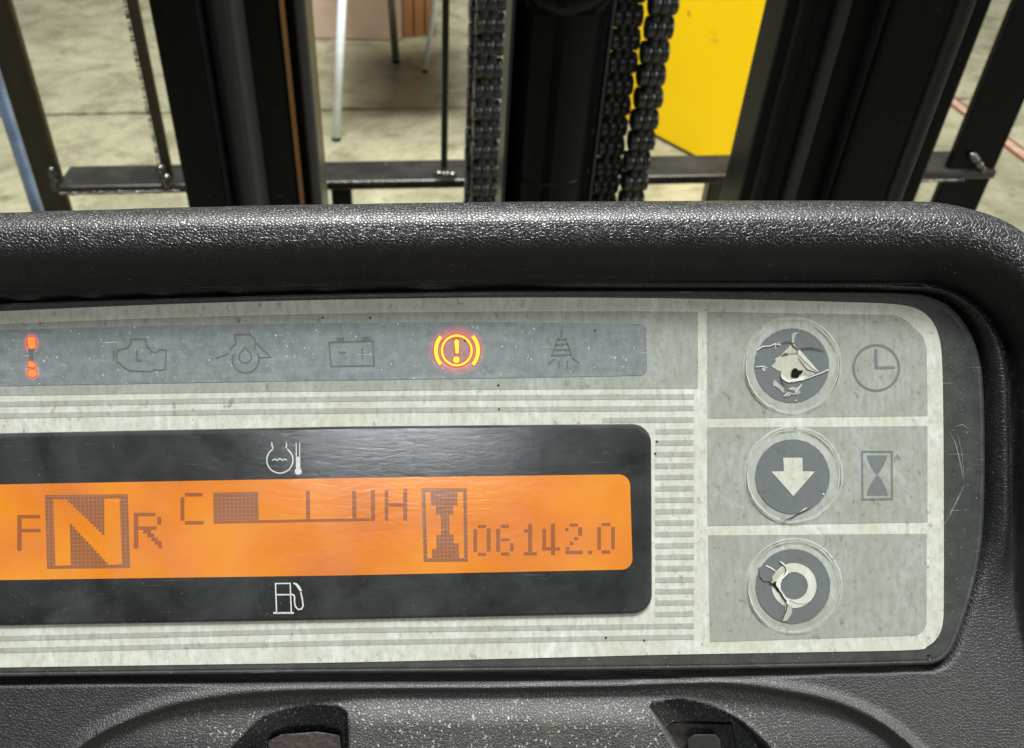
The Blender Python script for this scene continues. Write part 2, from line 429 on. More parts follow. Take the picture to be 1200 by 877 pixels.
def arc(cx, cy, r, a0=0, a1=360, n=40, ry=None):
    ry = ry or r
    full = abs(a1 - a0) >= 360
    m = n if full else n + 1
    return [(cx + r * math.cos(R(a0 + (a1 - a0) * i / n)), cy - ry * math.sin(R(a0 + (a1 - a0) * i / n))) for i in range(m)]
def rects(lst, ox, oy, sc):
    return [[(ox + a / sc, oy + b / sc), (ox + c / sc, oy + b / sc), (ox + c / sc, oy + d / sc), (ox + a / sc, oy + d / sc)] for a, b, c, d in lst]
def zp(pts, ox, oy, sc): return [(ox + a / sc, oy + b / sc) for a, b in pts]
def lean(x, y):      # small drift of print rows
    return y
def fills(name, polys, h, mat, parent, label=None):
    bm = bmesh.new()
    for p in polys: sheet_bm(bm, p, h, .2)
    return plain_out(name, bm, mat, parent, label)

# ================================================================= the floor and its joints
floor = mesh('floor', [(-14, -6, -.02), (14, -6, -.02), (14, 26, -.02), (-14, 26, -.02)], [(0, 1, 2, 3)])
floor = link('floor', floor, M['joint']); tag(floor, kind='structure')
jA = atZ(110, 133); jB = atZ(440, 128)
yj = (jA.y + jB.y) / 2
xs = [-12, -6.9, -3.1, 5.6, 12]
ys = [yj - 8.2, yj - 3.9, yj, yj + 1.62, yj + 6, yj + 11, yj + 16]
gap = .009
rr = random.Random(2)
for i in range(len(xs) - 1):
    for j in range(len(ys) - 1):
        x0, x1, y0, y1 = xs[i] + gap, xs[i + 1] - gap, ys[j] + gap, ys[j + 1] - gap
        # chipped long edges
        nn = int((x1 - x0) / .03) if j in (1, 2, 3) and i in (1, 2) else 6
        lo = [(x0 + (x1 - x0) * k / nn, y0 + rr.random() ** 3 * .014) for k in range(nn + 1)]
        hi = [(x0 + (x1 - x0) * k / nn, y1 - rr.random() ** 3 * .014) for k in range(nn + 1)]
        vs = [(x, y, 0) for x, y in lo] + [(x, y, 0) for x, y in hi] + [(x, y, -.02) for x, y in lo] + [(x, y, -.02) for x, y in hi]
        K = nn + 1; fs = []
        for k in range(nn):
            fs += [(k, k + 1, K + k + 1, K + k), (k + 1, k, 2 * K + k, 2 * K + k + 1), (K + k, K + k + 1, 3 * K + k + 1, 3 * K + k)]
        link('slab', mesh('slab', vs, fs), M['floor'], floor)

# painted line on the floor
p0, p1 = atZ(1060, 83), atZ(1290, 260); q0 = atZ(1060, 71)
d = (p1 - p0).normalized(); nrm = Vector((-d.y, d.x, 0)); wd = abs((q0 - p0).dot(nrm)); p0 = p0 - d * 1.2
t = thing('floor_line', 'worn pale red painted line on the concrete at the far right', 'floor line', p0)
def strip(name, o0, o1, z, mat):
    vs = [Vector((0, 0, z)) + nrm * o0, d * 4.5 + Vector((0, 0, z)) + nrm * o0, d * 4.5 + Vector((0, 0, z)) + nrm * o1, Vector((0, 0, z)) + nrm * o1]
    link(name, mesh(name, vs, [(0, 1, 2, 3)]), mat, t)
sgn = 1 if (q0 - atZ(1060, 83)).dot(nrm) > 0 else -1
strip('fill', 0, wd * sgn, .003, M['pinktape']); strip('edge', 0, wd * .2 * sgn, .006, M['redtape']); strip('edge', wd * .86 * sgn, wd * sgn, .006, M['redtape'])

# ================================================================= solid helpers
def box_bm(bm, x0, x1, y0, y1, z0, z1, bev=0.0, seg=2):
    b = bmesh.new(); bmesh.ops.create_cube(b, size=1)
    for v in b.verts: v.co = Vector(((x0 + x1) / 2 + v.co.x * (x1 - x0), (y0 + y1) / 2 + v.co.y * (y1 - y0), (z0 + z1) / 2 + v.co.z * (z1 - z0)))
    if bev: bmesh.ops.bevel(b, geom=list(b.edges), offset=bev, segments=seg, affect='EDGES', profile=.5)
    me = bpy.data.meshes.new('x'); b.to_mesh(me); b.free(); bm.from_mesh(me); bpy.data.meshes.remove(me)
def tube_bm(bm, a, b, r, r2=None, n=20, caps=True):
    r2 = r2 or r; a, b = Vector(a), Vector(b); q = (b - a).to_track_quat('Z', 'Y')
    ra = [bm.verts.new(a + q @ Vector((math.cos(6.28318 * i / n) * r, math.sin(6.28318 * i / n) * r, 0))) for i in range(n)]
    rb = [bm.verts.new(b + q @ Vector((math.cos(6.28318 * i / n) * r2, math.sin(6.28318 * i / n) * r2, 0))) for i in range(n)]
    for i in range(n): bm.faces.new((ra[i], ra[(i + 1) % n], rb[(i + 1) % n], rb[i]))
    if caps: bm.faces.new(ra[::-1]); bm.faces.new(rb)
def prism(name, prof, z0, z1, mat, parent, base, bev=.003, smooth=True, label=None):
    bm = bmesh.new()
    lo = [bm.verts.new((x, y, z0)) for x, y in prof]; hi = [bm.verts.new((x, y, z1)) for x, y in prof]
    n = len(prof); ed = []
    for i in range(n):
        j = (i + 1) % n; bm.faces.new((lo[i], lo[j], hi[j], hi[i]))
    bm.faces.new(lo[::-1]); bm.faces.new(hi); bm.edges.ensure_lookup_table()
    ed = [e for e in bm.edges if abs(e.verts[0].co.z - e.verts[1].co.z) > .1]
    if bev: bmesh.ops.bevel(bm, geom=ed, offset=bev, segments=3, affect='EDGES', profile=.5, clamp_overlap=True)
    o = from_bm(name, bm, mat, parent, False, label, -Vector(base))
    return o

# ================================================================= mast
YM = .56
base = Vector((.12, YM + .05, 0))
mast = thing('forklift_mast', 'black forklift mast uprights with hydraulic cylinder between them, behind the dashboard', 'forklift mast', base)
def X(px, Y, py=110): return atY(px, py, Y).x
Z0, Z1 = .10, 1.75
# left upright: outer rail (C section), rounded inner rail with highlight in its colour, thin greased strip, paler front flange
a, b, c2 = X(194, YM), X(249, YM), X(212, YM + .1)
prism('outer_rail', [(a, YM), (b, YM), (b, YM + .016), (a + .018, YM + .016), (a + .018, YM + .10), (b, YM + .10), (b, YM + .115), (a, YM + .115)], Z0, Z1, M['mast'], mast, base, .004)
a, b = X(250, YM + .012), X(290, YM + .012)
prism('inner_rail', [(a, YM + .018), (b, YM + .010), (b + .004, YM + .03), (b + .004, YM + .085), (a + .012, YM + .085), (a, YM + .04)], Z0, Z1, M['mastpale'], mast, base, .010)
a, b = X(290, YM + .03), X(338, YM + .03)
prism('inner_rail', [(a, YM + .03), (b, YM + .03), (b, YM + .045), (a + .014, YM + .045), (a + .014, YM + .09), (a, YM + .09)], Z0, Z1, M['mast'], mast, base, .003)
a, b = X(338.2, YM + .028), X(340.2, YM + .028)
prism('wear_strip', [(a, YM + .028), (b, YM + .028), (b, YM + .05), (a, YM + .05)], Z0, Z1, M['brass'], mast, base, 0)
a, b = X(340, YM + .06), X(353, YM + .06)
prism('roller_track', [(a, YM + .06), (b, YM + .06), (b, YM + .08), (a, YM + .08)], Z0, Z1, M['mast'], mast, base, 0)
a, b = X(353, YM + .05), X(367, YM + .05)
prism('front_flange', [(a, YM + .05), (b, YM + .05), (b, YM + .11), (a, YM + .11)], Z0, Z1, M['mastpale'], mast, base, .003)
# right upright: grey lips and strip carry painted highlights
a, b = X(898, YM + .055), X(917, YM + .055)
prism('front_flange', [(a, YM + .055), (b, YM + .045), (b, YM + .11), (a, YM + .11)], Z0, Z1, M['mast'], mast, base, .006)
a, b = X(918, YM + .04), X(921, YM + .04)
prism('wear_strip', [(a, YM + .04), (b, YM + .04), (b, YM + .08), (a, YM + .08)], Z0, Z1, M['brass'], mast, base, 0)
a, b = X(921, YM + .03), X(958, YM + .03)
prism('inner_rail', [(a, YM + .045), (a + .006, YM + .03), (b, YM + .03), (b, YM + .09), (a, YM + .09)], Z0, Z1, M['mast'], mast, base, .004)
a, b = X(957, YM + .018), X(966, YM + .018)
prism('rail_lip', [(a, YM + .022), (b, YM + .014), (b, YM + .05), (a, YM + .05)], Z0, Z1, M['mastpale'], mast, base, .003)
a, b = X(966, YM + .028), X(1012, YM + .028)
prism('inner_rail', [(a, YM + .028), (b, YM + .028), (b, YM + .1), (a, YM + .1)], Z0, Z1, M['mast'], mast, base, .004)
a, b = X(1011, YM + .01), X(1020, YM + .01)
prism('rail_lip', [(a, YM + .016), (b, YM + .006), (b, YM + .04), (a, YM + .04)], Z0, Z1, M['mastpale'], mast, base, .003)
a, b, c = X(1020, YM), X(1086, YM), X(1104, YM)
d_ = X(1126, YM)
prism('outer_rail', [(a, YM + .008), (b, YM + .004), (b, YM + .115), (a, YM + .115)], Z0, Z1, M['mast'], mast, base, .004)
prism('outer_rail', [(b, YM + .006), (c, YM - .004), (c, YM + .115), (b, YM + .115)], Z0, Z1, M['mastpale'], mast, base, .007)
prism('outer_rail', [(c, YM + .004), (d_, YM + .004), (d_, YM + .115), (c, YM + .115)], Z0, Z1, M['mast'], mast, base, .004)
# hydraulic cylinder between the rails
YC = .625
xl, xr = X(597, YC), X(704, YC); xc = (xl + xr) / 2; rc = (xr - xl) / 2
bm = bmesh.new()
zg = atY(650, 18, YC - rc).z; zl = atY(650, 216, YC - rc).z
tube_bm(bm, (xc, YC, .1), (xc, YC, zg), rc, n=64)
from_bm('lift_cylinder', bm, M['cyl'], mast, False, None, -base)
mm = mast.children[-1]; mm.data.polygons.foreach_set('use_smooth', [len(p.vertices) == 4 for p in mm.data.polygons])
for nm, z0, z1, k in (('gland_ring', zg, zg + .022, 1.05), ('collar', zg + .022, zg + .06, .9), ('weld_ring', zl - .002, zl + .0015, 1.008)):
    bm = bmesh.new(); tube_bm(bm, (xc, YC, z0), (xc, YC, z1), rc * k, n=64)
    o = from_bm(nm, bm, M['cyl'], mast, False, None, -base); o.data.polygons.foreach_set('use_smooth', [len(p.vertices) == 4 for p in o.data.polygons])
bm = bmesh.new(); tube_bm(bm, (xc, YC, zg + .06), (xc, YC, 1.6), rc * .62, n=48)
from_bm('piston_rod', bm, M['cyl'], mast, True, None, -base)
for px0, px1, yy in ((594.5, 598.5, YC - .02), (705, 709, YC - .02)):
    a, b = X(px0, yy), X(px1, yy)
    prism('guard_strip', [(a, yy), (b, yy), (b, yy + .05), (a, yy + .05)], Z0, Z1, M['mastpale'], mast, base, .001)

# ================================================================= chains
def plate_bm(bm, x, th, pitch, hgt, z, rnd=0):
    """figure-of-eight side plate, thickness along x"""
    pts = []
    r = hgt / 2
    for i in range(9): aa = math.pi * i / 8; pts.append((r * math.cos(aa), pitch / 2 + r * math.sin(aa)))
    pts.append((-r * .80, 0))
    for i in range(9): aa = math.pi + math.pi * i / 8; pts.append((r * math.cos(aa), -pitch / 2 + r * math.sin(aa)))
    pts.append((r * .80, 0))
    A = [bm.verts.new((x - th / 2, y, z + zz)) for y, zz in pts]; B = [bm.verts.new((x + th / 2, y, z + zz)) for y, zz in pts]
    n = len(pts)
    for i in range(n): bm.faces.new((A[i], A[(i + 1) % n], B[(i + 1) % n], B[i]))
    bm.faces.new(A[::-1]); bm.faces.new(B)
def chain(px0, px1, Y, label, pitch_px=24.5, ph=0.0, py=110, nplates=6):
    pa, pb = atY(px0, py, Y), atY(px1, py, Y)
    wdt = pb.x - pa.x; cx = (pa.x + pb.x) / 2
    pitch = abs(atY(px0, py - pitch_px / 2, Y).z - atY(px0, py + pitch_px / 2, Y).z)
    rt = thing('lift_chain', label, 'chain', (cx, Y, .55), 'mast lift chains')
    mes = []
    for par in (0, 1):
        bm = bmesh.new(); g = nplates; cw = wdt / g
        for k in range(g):       # rounded plate heads side by side make one barrel
            xx = -wdt / 2 + cw * (k + .5); w2 = cw * .5
            R0 = pitch * (.50 if k in (0, g - 1) else .54)
            pr_ = [(-w2, R0 * .55), (-w2, R0 * .90), (-w2 * .86, R0 * .99), (-w2 * .3, R0), (w2 * .3, R0), (w2 * .86, R0 * .99), (w2, R0 * .90), (w2, R0 * .55)]
            rg = [[bm.verts.new((xx + a, math.cos(6.28318 * q / 14) * b * 1.05, math.sin(6.28318 * q / 14) * b * .95)) for q in range(14)] for a, b in pr_]
            for a, b in zip(rg[:-1], rg[1:]):
                for q in range(14): bm.faces.new((a[q], a[(q + 1) % 14], b[(q + 1) % 14], b[q]))
            bm.faces.new(rg[0][::-1]); bm.faces.new(rg[-1])
        for k in range(g - 1):   # plates bridging to the next link
            xx = -wdt / 2 + cw * (k + 1) + (cw * .12 if par else -cw * .12)
            box_bm(bm, xx - cw * .44, xx + cw * .44, -pitch * .40, pitch * .40, pitch * .2, pitch * .8, pitch * .06, 1)
        bmesh.ops.recalc_face_normals(bm, faces=bm.faces)
        me = bpy.data.meshes.new('link'); bm.to_mesh(me); bm.free(); me.materials.append(M['chain']); mes.append(me)
        me.polygons.foreach_set('use_smooth', [True] * len(me.polygons))
    zt = 0.0; k = 0
    while zt < .75:
        o = bpy.data.objects.new('link', mes[k % 2]); COL.objects.link(o); o.parent = rt
        o.location = (random.uniform(-.0006, .0006), random.uniform(-.0012, .0012), zt + ph); o.rotation_euler = (random.uniform(-.06, .06), 0, random.uniform(-.05, .05))
        zt += pitch; k += 1
    return rt
chain(555, 587, .60, 'black leaf chain hanging left of the hydraulic cylinder', 24.5, nplates=3)
chain(547, 566, .635, 'shadowed black chain half hidden behind the left lift chain', 24, .008, nplates=2)
chain(745, 774, .60, 'black leaf chain hanging in front of the yellow cabinet', 26, .004, nplates=3)
chain(707, 739, .625, 'dark shadowed chain right beside the hydraulic cylinder', 25, .01, nplates=3)

# ================================================================= load backrest
YB = .86
base = Vector((.1, YB, 0))
rest = thing('load_backrest', 'black welded load backrest frame with a low crossbar, beyond the mast', 'load backrest', base)
zt = atY(460, 186, YB + .06).z
# top face depth from rows 187..212, rear face under it
zb = zt - .012
YR = atZ(460, 212, zt).y        # rear edge of top face
def bar(px0, px1, py, Y, dep, z0, z1, name='upright_bar', mat='barpaint', bev=.002, label=None):
    a, b = atY(px0, py, Y).x, atY(px1, py, Y).x
    bm = bmesh.new(); box_bm(bm, a, b, Y, Y + dep, z0, z1, bev)
    return from_bm(name, bm, M[mat], rest, False, label, -base)
YF = atZ(460, 187, zt).y
bm = bmesh.new(); xa, xb = atY(60, 205, YR).x, atY(1172, 195, YR).x
box_bm(bm, xa, xb, YR, YF, zb, zt, .003)
from_bm('crossbar', bm, M['barpaint'], rest, False, None, -base)
bar(8, 42, 110, YR + .012, .012, .05, 1.9, mat='barbrown')
bar(170, 183, 110, YR + .02, .008, zt, 1.9, mat='barbrown')
bar(517.5, 525.5, 110, YR + .004, .01, zt, 1.9)
bar(1139, 1196, 130, YR + .006, .012, .05, 1.9, mat='cyl')
bar(388, 412, 227, YR + .03, .02, .05, zb, 'lower_bar')
bar(829, 868, 227, YR + .03, .02, .05, zb, 'lower_bar')
def beads(px0, py0, px1, py1, n, r, Y, dz=0):
    bm = bmesh.new(); rr = random.Random(px0)
    for k in range(n):
        t_ = (k + rr.random() * .5) / n
        p = atY(px0 + (px1 - px0) * t_, py0 + (py1 - py0) * t_, Y)
        if dz: p.z = dz[0] + (dz[1] - dz[0]) * t_
        b = bmesh.new(); bmesh.ops.create_icosphere(b, subdivisions=2, radius=r * rr.uniform(.7, 1.3))
        sx = rr.uniform(.8, 1.5)
        for v in b.verts: v.co = Vector((v.co.x * sx, v.co.y * .8, v.co.z)) * (1 + rr.uniform(-.12, .12)) + p
        me = bpy.data.meshes.new('x'); b.to_mesh(me); b.free(); bm.from_mesh(me); bpy.data.meshes.remove(me)
    o = from_bm('weld_bead', bm, M['weld'], rest, True, None, -base); o['kind'] = 'stuff'
beads(70, 227, 212, 224, 46, .0022, YR - .001)
beads(60, 199, 66, 222, 9, .0045, YR + .004)
beads(188, 197, 197, 217, 9, .0055, YR + .004)
beads(168.5, 110, 168.5, 110, 120, .0015, YR + .018, (zt, zt + .5))
beads(1140, 181, 1154, 201, 12, .0036, YR)
beads(511, 205, 532, 206, 7, .005, YR - .001)
beads(385, 213, 505, 212, 30, .0013, YR - .001)
beads(1080, 212, 1130, 211, 16, .0016, YR - .001)
beads(714, 205, 722, 208, 4, .004, YR - .001)
beads(866, 182, 872, 212, 8, .004, YR + .004)

# pale blue post at the far left
YP = YR - .03
a, b = atY(9.5, 165, YP).x, atY(21, 165, YP).x
bm = bmesh.new(); box_bm(bm, a, b, YP, YP + .012, 0, 1.5, .002)
o = from_bm('blue_strip', bm, M['bluepost'], None, False, None, -Vector(((a + b) / 2, YP, 0))); o.location = ((a + b) / 2, YP, 0)
tag(o, 'slim pale blue upright strip against the leftmost black bar', 'blue strip')

# ================================================================= yellow cabinet
A, B = atZ(700, 126), atZ(940, 253)
dv = (B - A); ln = dv.length; dv.normalize(); nv = Vector((-dv.y, dv.x, 0))
if nv.x < 0: nv = -nv
cab = thing('yellow_cabinet', 'tall bright yellow steel cabinet standing on the concrete behind the right mast rail', 'cabinet', A)
def quadbox(name, a0, a1, b0, b1, z0, z1, mat, bev=.006, par=None):
    bm = bmesh.new(); box_bm(bm, a0, a1, b0, b1, z0, z1, bev)
    for v in bm.verts: v.co = dv * v.co.x + nv * v.co.y + Vector((0, 0, v.co.z))
    return from_bm(name, bm, mat, par or cab)
quadbox('side_panel', 0, ln, 0, .025, .01, 1.25, M['yellow'])
quadbox('back_panel', 0, .02, .026, .26, .01, 1.25, M['yellow'])
quadbox('front_panel', ln - .02, ln, .026, .26, .01, 1.25, M['yellow'])
quadbox('top_panel', 0, ln, 0, .26, 1.252, 1.27, M['yellow'])

# ================================================================= cardboard box and board
A2, B2 = atZ(335, 45), atZ(470, 48)
dv = (B2 - A2); ln2 = dv.length; dv.normalize(); nv = Vector((-dv.y, dv.x, 0)); nv = nv if nv.y > 0 else -nv
bx = thing('cardboard_box', 'pinkish tan cardboard box on the floor behind the steel tube legs', 'box', A2)
quadbox('carton', 0, ln2, 0, .6, 0, .7, M['card'], .008, bx)
quadbox('flap', .02, ln2 / 2 - .01, .02, .58, .702, .708, M['card'], 0, bx)
quadbox('flap', ln2 / 2 + .01, ln2 - .02, .02, .58, .702, .708, M['card'], 0, bx)
A3 = atZ(472, 44); B3 = atZ(511, 41)
dv = (B3 - A3); ln3 = dv.length; dv.normalize(); nv = Vector((-dv.y, dv.x, 0)); nv = nv if nv.y > 0 else -nv
wb = thing('wooden_board', 'orange brown wooden board standing beside the pinkish cardboard box', 'board', A3)
n3 = 3
for k in range(n3):
    quadbox('plank', ln3 * k / n3 + .003, ln3 * (k + 1) / n3 - .003, .0, .05, 0, .9, M['wood'], .003, wb)

# ================================================================= steel trestle with splayed legs
f1, f2, f3 = atZ(394, 164), atZ(464, 73), atZ(498, 84)
def top(px, py, f): return atY(px, py, f.y)
t1, t2, t3 = top(403.5, -54, f1), top(449, -114, f2), top(528, -106, f3)
st = thing('steel_trestle', 'pale steel trestle on thin splayed tube legs, standing beyond the mast', 'trestle', f1)
for f, tt, r, m_ in ((f1, t1, .0145, 'chrome'), (f2, t2, .016, 'dullsteel'), (f3, t3, .0105, 'chrome')):
    bm = bmesh.new(); tube_bm(bm, f + Vector((0, 0, .012)), tt, r, n=20); lg = from_bm('leg', bm, M[m_], st, True, None, -f1)
    bm = bmesh.new(); tube_bm(bm, f, f + (tt - f).normalized() * .008, r * 1.08, n=20); from_bm('foot', bm, M['black'], lg, True, None, -f1)
zt_ = max(t1.z, t2.z, t3.z)
bm = bmesh.new(); box_bm(bm, min(t1.x, t2.x) - .1, t3.x + .1, t1.y - .05, t2.y + .08, zt_, zt_ + .03, .004)
from_bm('top_plate', bm, M['dullsteel'], st, False, None, -f1)

# ================================================================= dashboard housing (relief surface)
def dist_poly(PXY, pts, closed=False):
    P = np.asarray(pts, float); Q = np.roll(P, -1, 0) if closed else P[1:]
    P = P if closed else P[:-1]
    best = np.full(PXY.shape[0], 1e18)
    for a, b in zip(P, Q):
        ab = b - a; l2 = max((ab ** 2).sum(), 1e-12)
        t = np.clip(((PXY - a) @ ab) / l2, 0, 1)
        dd = PXY - a - t[:, None] * ab
        best = np.minimum(best, (dd ** 2).sum(1))
    return np.sqrt(best)
def inside(PXY, pts):
    x, y = PXY[:, 0], PXY[:, 1]; r_ = np.zeros(len(x), bool); n = len(pts)
    for i in range(n):
        x0, y0 = pts[i]; x1, y1 = pts[(i + 1) % n]
        if y0 == y1: continue
        r_ ^= ((y0 > y) != (y1 > y)) & (x < (x1 - x0) * (y - y0) / (y1 - y0) + x0)
    return r_
def sm(a, b, x):
    t = np.clip((x - a) / (b - a), 0, 1); return t * t * (3 - 2 * t)
def flat(pts, h=0):  # photo points -> plane coordinates that look like photo px at height 0
    out = []
    for x, y in pts:
        k = (F - h) / F; out.append((PX + (x - PX) * k, PY + (y - PY) * k))
    return out
XL = -520
Wp = catmull([(XL, 372), (-200, 357), (0, 350), (300, 341.5), (600, 335), (900, 333), (1040, 333), (1095, 336), (1139, 355), (1167, 388), (1181, 430), (1185, 520), (1187, 610), (1188, 680), (1196, 757), (1230, 860), (1270, 960), (1300, 1100)], 10)
Kp = catmull(flat([(XL, 300), (-200, 286), (0, 279), (300, 271), (600, 266.5), (900, 265), (1080, 265.5), (1140, 270), (1196, 290), (1236, 334), (1256, 420), (1262, 520), (1264, 610), (1266, 680), (1270, 757), (1300, 860), (1330, 960), (1360, 1100)], 60), 10)
WpoL = Wp + [(1300, 1400), (XL, 1400)]
KpoL = Kp + [(1360, 1400), (XL, 1400)]
OUT = catmull([(-300, 420), (-288, 388), (-255, 369), (-150, 361), (0, 355.5), (150, 350.5), (300, 346), (450, 342.5), (600, 340.5), (800, 340.5), (1000, 342), (1060, 343.5), (1088, 347), (1112, 358), (1133, 381), (1146, 413), (1152, 450), (1154, 520), (1153, 600), (1148, 655), (1139, 695), (1128, 730), (1118, 756), (1108, 770), (1094, 777), (1070, 779), (900, 783), (600, 787), (300, 789.5), (0, 793), (-200, 796), (-250, 797), (-288, 780), (-301, 745), (-302, 600)], 6, True)
POC = catmull([(-312, 385), (-300, 362), (-150, 357.5), (0, 352), (300, 342.5), (600, 337), (800, 337), (1000, 338.5), (1085, 342.5), (1114, 353), (1138, 376), (1152, 408), (1160, 455), (1161, 520), (1160, 600), (1155, 660), (1146, 705), (1135, 740), (1124, 768), (1113, 782), (1096, 788), (1070, 789), (900, 794), (760, 799), (600, 802), (300, 803), (0, 805), (-290, 808), (-314, 795), (-314, 600)], 6, True)
RDG = catmull([(30, 940), (60, 905), (92, 872), (125, 851), (165, 835), (205, 823), (260, 813), (330, 807), (430, 804), (600, 803), (740, 800), (800, 797), (860, 799), (920, 807), (975, 819), (1025, 839), (1065, 868), (1100, 905), (1130, 950)], 8)
CA = rounded([(240, 910), (272, 877), (303, 846), (335, 836), (372, 830), (407, 833), (411, 910)], [0, 8, 8, 8, 12, 8, 0])
CB = rounded([(760, 827), (800, 823), (835, 831), (875, 850), (905, 879), (925, 910), (812, 910)], [6, 10, 12, 12, 10, 0, 0])
gx = np.concatenate([np.arange(XL, -20, 14.), np.arange(-20, 1225, 2.5), np.arange(1225, 1420, 6.)])
gy = np.concatenate([np.arange(185, 330, 3.2), np.arange(330, 900, 2.5), np.arange(900, 1100, 12.)])
GX, GY = np.meshgrid(gx, gy); P2 = np.stack([GX.ravel(), GY.ravel()], 1)
dW = dist_poly(P2, Wp); inW = inside(P2, WpoL); dK = dist_poly(P2, Kp); inK = inside(P2, KpoL)
dP = dist_poly(P2, POC, True); inP = inside(P2, POC)
y_ = P2[:, 1]; x_ = P2[:, 0]
CRH = 58.0
fl = np.full(len(P2), -5.0)
# soft rolled ledge hugging the right edge of the module
tb = dP / (dP + dW + 1e-6)
fl += 15 * np.sin(np.pi * np.clip(tb, 0, 1)) * np.clip((62 - (dP + dW)) / 25, 0, 1) * (~inP) * (1 - sm(600, 720, y_))
fl += 16 * sm(1120, 1260, x_) * sm(620, 800, y_)
# ridge line and recessed cover below the module
dR = dist_poly(P2, RDG); inR = inside(P2, RDG + [(1130, 1400), (30, 1400)])
fl += 7 * np.exp(-(dR / 6.5) ** 2)
fl -= 9 * sm(2, 16, dR) * inR
mid = sm(350, 440, x_) * (1 - sm(735, 850, x_))
fl += 20 * sm(805, 850, y_) * mid * inR
fl += 8 * sm(820, 880, y_) * inR * (1 - mid)
for C_ in (CA, CB):
    dC = dist_poly(P2, C_, True); iC = inside(P2, C_)
    fl += 2.0 * np.exp(-(dC / 4) ** 2)
    fl -= 42 * np.where(iC, sm(-1.0, 6, dC), 0)
# wall and padded rim
t_ = dW / (dW + dK + 1e-6)
rimf = 1 - .55 * sm(620, 840, y_) * sm(1100, 1180, x_)
hw = CRH * rimf * (1 - (1 - t_) ** 2.1)
wbl = np.clip(np.exp(-((y_ - 0) * 0)), 0, 1)
hIn = fl.copy()
hWall = np.maximum(hw - 5, fl)
ro = 40.0
hOut = CRH * rimf * np.sqrt(np.clip(1 - (dK / ro) ** 2, 0, 1)) - 5 - 3.2 * np.clip(dK - ro, 0, 4) - 14 * np.clip(dK - ro - 4, 0, 60)
h = np.where(inW, hIn, np.where(inK, hWall, hOut))
# pocket for the module
sig = np.where(inP, -dP, dP)
h = h - (h + 30) * (1 - sm(-3.2, 1.2, sig))
h += .35 * np.sin(x_ * .013 + 1) * np.sin(y_ * .021)
keep = (inK | (dK < ro + 34)).reshape(GX.shape)
U = (GX - PX); V = -(GY - PY)
ca, sa = math.cos(AL), math.sin(AL)
LU = (U * ca + V * sa) * S; LV = (-U * sa + V * ca) * S; LH = h.reshape(GX.shape) * S
ny, nx = GX.shape
vs = np.stack([LU.ravel(), LV.ravel(), LH.ravel()], 1)
idx = np.arange(nx * ny).reshape(ny, nx)
q = np.stack([idx[:-1, :-1], idx[1:, :-1], idx[1:, 1:], idx[:-1, 1:]], -1)
kk = keep[:-1, :-1] & keep[1:, :-1] & keep[1:, 1:] & keep[:-1, 1:]
q = q[kk]
used = np.zeros(nx * ny, bool); used[q.ravel()] = True
remap = np.cumsum(used) - 1
me = bpy.data.meshes.new('housing'); me.from_pydata(vs[used].tolist(), [], remap[q].tolist()); me.update()
FACE = Matrix.Translation(O) @ RM.to_4x4()
dash = thing('dashboard', 'black leather-grained dashboard housing with a padded rim around the instrument panel', 'dashboard'); dash.matrix_world = FACE
t_rim = dW / (dW + dK + 1e-6)
finish = np.where(inW, 1.0 - .35 * np.clip((62 - (dP + dW)) / 25, 0, 1) * (1 - sm(600, 720, y_)), np.where(inK, .10 + .90 * sm(.48, .80, t_rim), 1.0))
ledge = np.clip((62 - (dP + dW)) / 25, 0, 1) * (1 - sm(620, 740, y_)) * inW * (~inP)
matte = np.where(inW, 1.0 - .62 * ledge, np.where(inK, .75 * (1 - sm(.4, .8, t_rim))  , .3 * sm(2, 22, dK)))
for nm_, arr in (('finish', finish), ('matte', matte)):
    at_ = me.attributes.new(nm_, 'FLOAT', 'POINT'); at_.data.foreach_set('value', arr[used].astype(np.float32))
link('housing', me, M['grain'], dash, True)
def lump(name, pts, h0, h1, mat, parent, bev=2.0):
    bm = bmesh.new()
    lo = [bm.verts.new(L(x, y, h0)) for x, y in pts]; hi = [bm.verts.new(L(x, y, h1)) for x, y in pts]
    n = len(pts)
    for i in range(n): bm.faces.new((lo[i], lo[(i + 1) % n], hi[(i + 1) % n], hi[i]))
    tf = bm.faces.new(hi); bm.faces.new(lo[::-1])
    bmesh.ops.bevel(bm, geom=list(tf.edges), offset=bev * S, segments=3, affect='EDGES', profile=.5)
    return from_bm(name, bm, mat, parent, True)
lump('cowl', [(-480, 300), (1090, 300), (1170, 340), (1200, 420), (1200, 1080), (-480, 1080)], -900, -76, M['mastpale'], dash, 8)
inv = FACE.inverted()
bm = bmesh.new(); box_bm(bm, -.13, .10, -.07, .06, .012, .985, .01)
bmesh.ops.transform(bm, matrix=inv, verts=bm.verts)
from_bm('pedestal', bm, M['mastpale'], dash)
lump('switch_bracket', [(318, 905), (314, 868), (330, 860), (372, 857), (398, 861), (404, 905)], -60, -26, M['bracket'], dash)
lump('switch_bracket', [(806, 905), (806, 866), (814, 860), (838, 860), (844, 866), (846, 905)], -60, -24, M['window'], dash)
lump('switch_shroud', [(778, 905), (776, 852), (790, 846), (858, 848), (868, 905)], -62, -42, M['bracket'], dash)

# ================================================================= instrument panel
panel = thing('instrument_panel', 'grimy grey-green instrument panel with amber display and three worn round buttons', 'instrument panel'); panel.matrix_world = FACE

